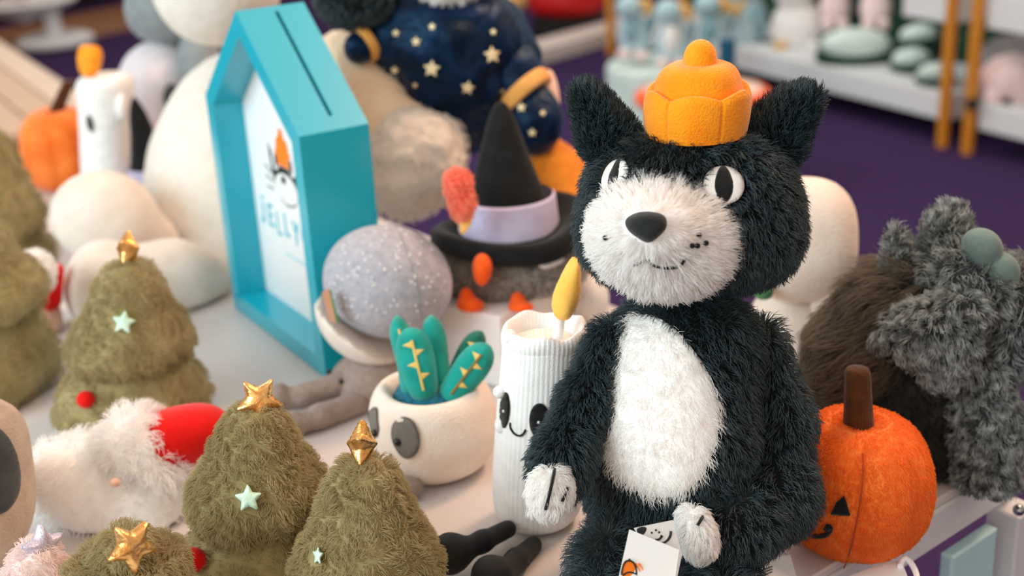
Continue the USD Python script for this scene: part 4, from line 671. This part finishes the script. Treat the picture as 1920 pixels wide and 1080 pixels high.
# ================================================================== WOLF-LIKE GREY PLUSH
Yw = .95
t = thing('yeti_plush', 'shaggy dark grey horned plush seen from the side, behind the large pumpkin', 'plush toy', onz(1800, 950))
wbm = blob([pell(1710, 770, 150, 190, Yw + .005, .055), pell(1700, 620, 100, 110, Yw + .01, .055)], .04, q=34, floor=TZ + .001, lump=.003); b_ = part(t, 'body', wbm, 'wolf_backing'); fur(b_, wbm, 9000, .015, .0007, 'dark_pile', lay=.6, jit=.3, clump=.6)
mn = blob(pcaps((1735, 530, Yw, 40), (1675, 585, Yw, 58), (1610, 665, Yw + .005, 62), (1580, 732, Yw + .01, 42)), .03, q=30); b_ = part(t, 'mane', mn, 'wolf_backing', label='brown grey shaggy mane'); fur(b_, mn, 8000, .028, .0007, 'mane_pile', lay=.72, comb=(-.8, .1, -.45), clump=.7, per=30)
wl = blob(pcaps((1835, 700, Yw - .045, 46), (1848, 800, Yw - .055, 48), (1850, 905, Yw - .065, 50)), .02, q=30, floor=TZ + .001); b_ = part(t, 'leg', wl, 'wolf_backing', label='mottled grey front leg'); fur(b_, wl, 8000, .012, .0007, 'wolf_pile', lay=.55, jit=.4, clump=.75, per=30)
wa = blob(pcaps((1668, 632, Yw - .05, 20), (1740, 620, Yw - .06, 34), (1812, 575, Yw - .065, 28)) + [pell(1776, 675, 30, 50, Yw - .062, .018, 20)], .03, q=30); b_ = part(t, 'arm', wa, 'wolf_backing', label='mottled grey arm'); fur(b_, wa, 6500, .013, .0007, 'wolf_pile', lay=.6, jit=.4, clump=.75, per=30)
whd = blob([pell(1790, 520, 68, 72, Yw - .01, .045), pell(1830, 560, 50, 50, Yw - .02, .04)], .03, q=28); b_ = part(t, 'head', whd, 'wolf_backing'); fur(b_, whd, 4500, .014, .0007, 'wolf_pile', lay=.4, jit=.4, clump=.7, per=22)
wm = blob([pell(1900, 560, 52, 82, Yw - .02, .04, 8), pell(1880, 650, 48, 60, Yw - .02, .04)], .03, q=28); b_ = part(t, 'muzzle', wm, 'wolf_backing', label='pale grey muzzle'); fur(b_, wm, 4500, .015, .0007, 'wolf_pile', lay=.45, jit=.4, clump=.7, per=22)
for pts in ([(1662, 540, Yw + .005, 21), (1690, 486, Yw, 22), (1682, 438, Yw, 12)], [(1778, 475, Yw, 26), (1776, 435, Yw, 34), (1783, 408, Yw + .002, 24)]):
    em = blob(pcaps(*pts), .008, q=22); b_ = part(t, 'ear', em, 'wolf_backing'); fur(b_, em, 2200, .010, .0007, 'wolf_pile', lay=.35, comb=(0, 0, .6), jit=.35, clump=.6)
for q, an in (((1840, 455), 20), ((1872, 498), 12)): part(t, 'horn', blob([pell(q[0], q[1], 33, 27, Yw - .045, .014, an), pell(q[0] + 4, q[1] + 20, 32, 26, Yw - .042, .013, an)], .012, q=22), 'horn_suede', label='grey green suede horn')

# ================================================================== WHITE PLUSH BEHIND THE CAT
Yg = 1.13
t = thing('ghost_plush', 'cream white plush figure half hidden behind the plush cat', 'plush toy', onz(1490, 770))
hm = blob([pell(1500, 450, 102, 118, Yg, .055, 0, 2.6)], q=30); part(t, 'head', hm, 'ghost_cream'); part(t, 'body', blob([pell(1485, 650, 92, 130, Yg, .05)], q=26, floor=TZ + .001), 'ghost_cream')
part(t, 'arm', blob(pcaps((1545, 575, Yg - .03, 26), (1574, 555, Yg - .04, 29)), .01, q=18), 'ghost_cream'); part(t, 'leaf', blob([pell(1432, 548, 18, 15, Yg - .05, .012)], q=18), 'tag_green', label='small green leaf'); part(t, 'foot', blob([pell(1518, 735, 24, 30, Yg - .055, .02)], q=16, floor=TZ + .001), 'paw_peach', label='peach foot')

# ================================================================== PAPER TAGS BESIDE THE CAT
t = thing('swing_tag', 'white paper tag with small print lying between the cat and the large pumpkin', 'tag', onz(1430, 1070)); fz = lambda z: Flat(onz(1390, 1070, z), onz(1480, 1040, z), onz(1480, 1090, z))
tp_ = part(t, 'leaf', decal(fz(TZ + .012), np.array([(1372, 1090), (1402, 1052), (1482, 1040), (1496, 1090)]), .0006, .0001, sink=.0006), 'card_white', label='white paper leaf')
for k in range(3): part(tp_, 'small_print', tube(fz(TZ + .012).point([(1422, 1072 - 0 + 5 * k), (1448, 1062 + 5 * k)], .0012), .0005, 5), 'ink_grey')
part(t, 'under_leaf', decal(fz(TZ + .006), np.array([(1352, 1088), (1390, 1050), (1404, 1052), (1380, 1092)]), .0004, .0001, sink=.0004), 'panel_pale_blue', label='pale blue printed leaf')
t = thing('swing_tag', 'white paper tag and ribbon tucked under the large pumpkin', 'tag', onz(1660, 1075)); fz2 = Flat(onz(1600, 1075, TZ + .002), onz(1700, 1060, TZ + .002), onz(1690, 1090, TZ + .002))
part(t, 'leaf', decal(fz2, np.array([(1560, 1092), (1640, 1062), (1690, 1050), (1706, 1092)]), .0006, .0001, sink=.0006), 'card_white', label='white paper leaf'); part(t, 'ribbon', tube(spline([onz(1688, 1062, TZ + .004), onz(1700, 1048, TZ + .005), onz(1712, 1062, TZ + .004), onz(1718, 1085, TZ + .003)], 14), .0022, 8), 'card_white', label='white ribbon loop')

# ================================================================== BACKGROUND: SHELVES ON THE RIGHT
sa, sb_ = onz(1548, 171, .09), onz(1766, 226, .09); sd_ = sb_ - sa; sd_[2] = 0; sd_ /= np.linalg.norm(sd_); sn = np.array([-sd_[1], sd_[0], 0]); sax = np.array([sd_, sn, ez])
def shp(px, py, off=0.0): return onpl(px, py, sa + sn * off, sn)
zu = shp(1740, 38)[2]; zu2 = shp(1900, 62)[2]
def unit(label, s0, s1, up0, posts, u0):
    mid = sb_ + sd_ * (s0 + s1) / 2; L = s1 - s0; t = thing('shelf_unit', label, 'shelf', (mid + sn * .22) * [1, 1, 0])
    part(t, 'shelf_board', box(mid + sn * .22 + ez * (.14 - mid[2]), (L, .44, .10), sax, .004), 'shelf_white', smooth=False); um = sb_ + sd_ * (u0 + s1) / 2; part(t, 'shelf_board', box(um + sn * .22 + ez * (up0 + .06 - um[2]), (s1 - u0, .44, .12), sax, .004), 'shelf_white', smooth=False)
    part(t, 'back_panel', box(mid + sn * .45 + ez * (.75 - mid[2]), (L, .015, 1.3), sax), 'plush_green', smooth=False, label='dark green back panel')
    for s in posts:
        q = sb_ + sd_ * s; 
        for off in (-.02, .43): part(t, 'post', rev([(.022, 0.001), (.022, 1.45)], [q[0] + sn[0] * off, q[1] + sn[1] * off, 0], 16), 'post_gold', label='gold post')
unit('long white shelf unit at the top right holding the mint cushions', -2.3, .02, zu, (.03, -2.28), float((shp(1692, 20) - sb_) @ sd_))
unit('white shelf unit cut off by the right edge, right of the two gold posts', .17, 1.6, zu2, (.15, 1.58), .17)
part('/World/shelf_unit_001', 'clip', ball(shp(1822, 195, -.045), .022), 'black_board', label='black clip on the post')
def cushion(px, py, rx, ry, off, label):
    y = shp(px, py + ry, off)[1]; c = at(px, py, y); t = thing('plush_cushion', label, 'cushion', [c[0], c[1], .191], 'mint and green cushions on the shelf')
    part(t, 'base', blob([pell(px, py + ry * .45, rx * 1.15, ry * 1.1, y, .10)], q=18, floor=.191), 'plush_green'); part(t, 'top', blob([pell(px, py - ry * .1, rx, ry * .8, y - .03, .085)], q=18, floor=.2), 'plush_mint', label='pale mint top')
cushion(1604, 88, 66, 40, .16, 'biggest pale mint and dark green plush cushion on the shelf')
cushion(1722, 68, 34, 24, .34, 'small mint plush cushion highest of the three beside the gold post'); cushion(1708, 112, 34, 24, .2, 'small mint plush cushion in the middle of the three beside the gold post'); cushion(1752, 140, 32, 24, .1, 'small mint plush cushion lowest of the three beside the gold post')
def toy(name, label, cat, parts, base, group=None):
    t = thing(name, label, cat, base, group)
    for nm, sol, mt, fl in parts: part(t, nm, blob(sol, .04, q=20, floor=fl), mt)
    return t
y = shp(1480, 110, .2)[1]; toy('plush_bunny', 'large white plush bunny at the left end of the shelf', 'plush toy', [('body', [pell(1496, 50, 50, 54, y, .10)], 'plush_white', .191), ('head', [pell(1488, -25, 40, 42, y, .08)], 'plush_white', None), ('ear', pcaps((1470, -50, y, 12), (1462, -110, y, 15)), 'plush_white', None), ('ear', pcaps((1490, -50, y, 12), (1500, -110, y, 15)), 'plush_white', None), ('foot', [pell(1462, 98, 20, 18, y - .08, .05)], 'plush_ochre', .191), ('foot', [pell(1522, 92, 18, 16, y - .08, .05)], 'plush_white', .191)], at(1480, 100, y))
for px_, lab in ((1566, 'pinkish white plush bear left of its twin on the shelf behind the mint cushions'), (1642, 'pinkish white plush bear right of its twin on the shelf behind the mint cushions')):
    y = shp(px_, 60, .3)[1]; toy('plush_bear', lab, 'plush toy', [('body', [pell(px_, 15, 29, 36, y, .06)], 'plush_pink', .191), ('head', [pell(px_, -38, 24, 24, y, .05)], 'plush_pink', None), ('ear', [pell(px_ - 17, -58, 9, 9, y, .02)], 'plush_pink', None), ('ear', [pell(px_ + 17, -58, 9, 9, y, .02)], 'plush_pink', None), ('leg', [pell(px_ - 14, 46, 12, 14, y - .05, .03)], 'plush_pink', .191), ('leg', [pell(px_ + 14, 46, 12, 14, y - .05, .03)], 'plush_pink', .191)], at(px_, 50, y))
y = shp(1890, 205, .12)[1]; toy('plush_pig', 'pink plush pig on the bottom shelf at the right edge', 'plush toy', [('body', [pell(1898, 150, 62, 50, y, .09)], 'plush_pink', .191), ('leg', pcaps((1862, 180, y - .04, 18), (1860, 205, y - .05, 17)), 'plush_pink', .191), ('leg', pcaps((1912, 190, y - .05, 18), (1914, 215, y - .05, 17)), 'plush_pink', .191), ('tail', pcaps((1888, 190, y - .09, 7), (1886, 212, y - .09, 10)), 'black_board', .191)], at(1890, 210, y))
y = shp(1890, 150, .3)[1]; toy('plush_mouse', 'grey plush mouse above the pink pig at the right edge', 'plush toy', [('body', [pell(1890, 105, 50, 40, y, .08)], 'plush_grey', .191), ('head', [pell(1925, 80, 30, 28, y - .03, .05)], 'plush_grey', None), ('ear', [pell(1912, 58, 12, 12, y, .02)], 'plush_pink', None)], at(1890, 150, y))
y = shp(1912, -5, .15)[1]; toy('plush_bird', 'dark plush bird on the upper shelf at the top right corner', 'plush toy', [('body', [pell(1918, -18, 22, 30, y, .05)], 'dark_grey', zu2 + .121), ('head', [pell(1914, -52, 14, 14, y, .03)], 'dark_grey', None)], at(1912, 0, y))
# ------------------------------------------------------------------ pale blue dragons on a round plinth
yb_ = 5.15; pc = at(1255, 150, yb_); pc[2] = 0; PZ = at(1255, 118, yb_)[2]
single('round_plinth', 'pale teal round display plinth under the blue plush dragons', 'plinth', rev([(.25, .001), (.255, .01), (.255, PZ - .012), (.25, PZ)], pc, 48), 'plush_mint')
for k, (px_, py2, s_, dy, lab) in enumerate(((1188, 64, .76, .03, 'pale blue plush dragon with pink feet, leftmost on the round plinth'), (1262, 78, .82, -.06, 'pale blue plush dragon with white belly in the middle of the round plinth'), (1336, 60, .76, .07, 'pale blue plush dragon nearest to the blue post on the round plinth'))):
    y = yb_ + dy; toy('plush_dragon', lab, 'plush toy', [('body', [pell(px_, py2, 36 * s_, 52 * s_, y, .08), pell(px_ + 6, py2 + 30 * s_, 36 * s_, 26 * s_, y, .07)], 'plush_blue', PZ + .001), ('head', [pell(px_ - 8, py2 - 66 * s_, 34 * s_, 30 * s_, y - .02, .07)], 'plush_blue', None), ('belly', [pell(px_ - 4, py2 - 6, 20 * s_, 34 * s_, y - .05, .045)], 'plush_white' if k == 1 else 'plush_blue_deep', PZ + .003), ('horn', pcaps((px_ + 8, py2 - 82 * s_, y - .04, 7), (px_ + 26, py2 - 70 * s_, y - .06, 6), (px_ + 30, py2 - 50 * s_, y - .07, 5)), 'plush_ochre', None), ('wing', [pell(px_ + 36 * s_, py2 - 14, 16 * s_, 32 * s_, y + .02, .03, 20)], 'plush_blue_deep', None), ('foot', [pell(px_ - 18, py2 + 50 * s_, 14, 12, y - .08, .035)], 'plush_pink', PZ + .001), ('foot', [pell(px_ + 14, py2 + 54 * s_, 14, 12, y - .08, .035)], 'plush_pink', PZ + .001)], [at(px_, 0, y)[0], y, PZ])
y = shp(1402, 100, .12)[1]; toy('plush_dragon', 'pale blue plush dragon at the left end of the white shelf', 'plush toy', [('body', [pell(1396, 40, 42, 60, y, .09)], 'plush_blue', .191), ('head', [pell(1392, -30, 40, 34, y, .08)], 'plush_blue', None), ('wing', [pell(1420, 40, 16, 34, y - .07, .03, -15)], 'plush_blue_deep', None), ('horn', pcaps((1358, 16, y - .10, 8), (1375, 24, y - .11, 7), (1396, 4, y - .11, 6)), 'plush_ochre', None)], at(1400, 100, y))
bpz = onz(1366, 140); 
bq = at(1363, 130, 3.75); bz = at(1363, 74, 3.75)[2]; bq[2] = 0; single('blue_post', 'dark blue display post behind the beanie', 'post', rev([(.05, .001), (.05, .012), (.024, .016), (.024, bz), (.001, bz)], bq, 24), 'post_blue')
sq = onz(1318, 215, 0); sz = .12; sq = np.array([at(1318, 178, 4.3)[0], 4.3, 0]); sz = at(1318, 168, 4.3)[2]
t = thing('round_stool', 'low round stool with an orange rim half hidden behind the beanie', 'stool', sq)
part(t, 'seat', rev(rprof([(.17, sz - .05), (.222, sz - .045), (.235, sz - .024), (.222, sz - .004), (.20, sz)], 14), sq, 48), 'orange_felt', label='orange padded rim'); part(t, 'seat_top', rev([(.198, sz - .002), (.198, sz + .004), (.0003, sz + .006)], sq, 40), 'paw_peach', label='peach seat top')
for a in range(4): q = sq + np.array([math.cos(a * 1.571 + .6), math.sin(a * 1.571 + .6), 0]) * .15; part(t, 'leg', rev([(.018, .001), (.018, sz - .046)], q, 12), 'shelf_white', label='white leg')
# ------------------------------------------------------------------ behind the fox
rq = at(1064, 48, 7.3); rq[2] = 0.12
t = thing('red_drum', 'bright red round pouffe on a black base at the top of the picture', 'pouffe', [rq[0], rq[1], 0]); part(t, 'cushion', rev(rprof([(.17, .0), (.2, .02), (.2, .25), (.19, .36), (.1, .38), (.0003, .38)], 20), rq, 40), 'drum_red'); part(t, 'base', rev([(.19, .001 - .12), (.2, -.11), (.2, -.002), (.19, 0)], rq, 40), 'black_board', label='black round base')
k0, k1 = onz(985, 108, .05), onz(1185, 52, .05); kd = k1 - k0; kd[2] = 0; kl = np.linalg.norm(kd); kd /= kl; kn = np.array([-kd[1], kd[0], 0])
single('kerb_platform', 'long low white platform edge on the carpet left of the beanie', 'platform', box((k0 + k1) / 2 * [1, 1, 0] - kd * .35 + kn * .06 + ez * .041, (kl + .9, .2, .08), np.array([kd, kn, ez]), .006), 'kerb_white', smooth=False)
yq = 6.2; toy('plush_bird', 'pink and yellow plush bird on the floor right of the fox plush', 'plush toy', [('body', [pell(925, 52, 46, 50, yq, .10)], 'plush_pink', .001), ('head', [pell(945, -8, 40, 34, yq, .09)], 'plush_white', None), ('crest', [pell(965, -2, 24, 26, yq - .04, .06)], 'plush_ochre', None), ('foot', [pell(915, 100, 16, 14, yq - .06, .05)], 'plush_pink', .001)], [at(925, 90, yq)[0], yq, 0])
# ------------------------------------------------------------------ top left: benches, stand, cabinet
b0, b1 = onz(3, 76, .42), onz(118, 150, .42); bd_ = b1 - b0; bd_[2] = 0; bd_ /= np.linalg.norm(bd_); bn_ = np.array([bd_[1], -bd_[0], 0]); bax = np.array([bd_, -bn_, ez]); mid = (b0 + b1) / 2 * [1, 1, 0]
t = thing('stepped_bench', 'pale wooden stepped bench running past the small pumpkin at the left edge', 'bench', mid)
for j, (off, z, wd_, mt) in enumerate(((.06, .42, .11, 'wood_pale'), (.18, .42, .11, 'wood_tan'), (.30, .42, .11, 'wood_tan'), (.45, .24, .15, 'wood_pale'), (.61, .24, .15, 'wood_tan'))): part(t, 'plank', box(mid + bn_ * off - bd_ * .3 + ez * (z - .015), (3.2, wd_, .03), bax, .003), mt, smooth=False)
part(t, 'riser', box(mid + bn_ * .355 - bd_ * .3 + ez * .32, (3.1, .02, .17), bax), 'wood_tan', smooth=False); part(t, 'riser', box(mid + bn_ * .02 - bd_ * .3 + ez * .2, (3.1, .02, .38), bax), 'wood_tan', smooth=False); part(t, 'base', box(mid + bn_ * .36 - bd_ * .3 + ez * .105, (3.1, .62, .208), bax), 'black_board', smooth=False, label='black base')
yt_ = 7.9; q = at(105, 78, yt_); zb_ = .013; q = onz(105, 78, .03); q[2] = zb_; s = mpp(q)
t = thing('cake_stand', 'white pedestal stand with pink and red toys on it at the top left', 'stand', q); part(t, 'foot', rev(rprof([(60 * s, .0), (70 * s, .01), (70 * s, .035), (66 * s, .05), (16 * s, .062)], 20), q, 48), 'shelf_white'); zt_ = .26
part(t, 'column', rev([(17 * s, .06), (15 * s, .1), (15 * s, zt_ - .02)], q, 24), 'shelf_white'); part(t, 'tray', rev(rprof([(16 * s, zt_ - .02), (95 * s, zt_ - .012), (100 * s, zt_ + .005), (95 * s, zt_ + .012), (60 * s, zt_ + .0125), (.0003, zt_ + .0125)], 20), q - np.array([.16, 0, 0]) * 1.0, 48), 'shelf_white')
for dx, mt, lab in ((-.34, 'drum_red', 'small red plush on the pedestal stand'), (-.16, 'plush_pink', 'small pink plush on the pedestal stand')): cc = q + [dx, -.05, zt_ + .016 + .05]; toy('small_plush', lab, 'plush toy', [('body', [ellip(cc, (.08, .08, .05))], mt, cc[2] - .048), ('ear', [ellip(cc + [-.03, 0, .06], (.02, .015, .03))], mt, None), ('ear', [ellip(cc + [.03, 0, .06], (.02, .015, .03))], mt, None)], cc - [0, 0, .05])
cq = onz(170, 16, 0.0); t = thing('black_cabinet', 'black cabinet at the top left beyond the wood floor', 'cabinet', cq); part(t, 'body', box(cq + wn * .42 + ez * .375, (3.0, .5, .72), np.array([wd, wn, ez]), .006), 'black_board', smooth=False); part(t, 'door', box(cq + wn * .16 - wd * .4 + ez * .375, (.7, .02, .66), np.array([wd, wn, ez]), .003), 'black_board', smooth=False); part(t, 'door', box(cq + wn * .16 + wd * .4 + ez * .375, (.7, .02, .66), np.array([wd, wn, ez]), .003), 'black_board', smooth=False)
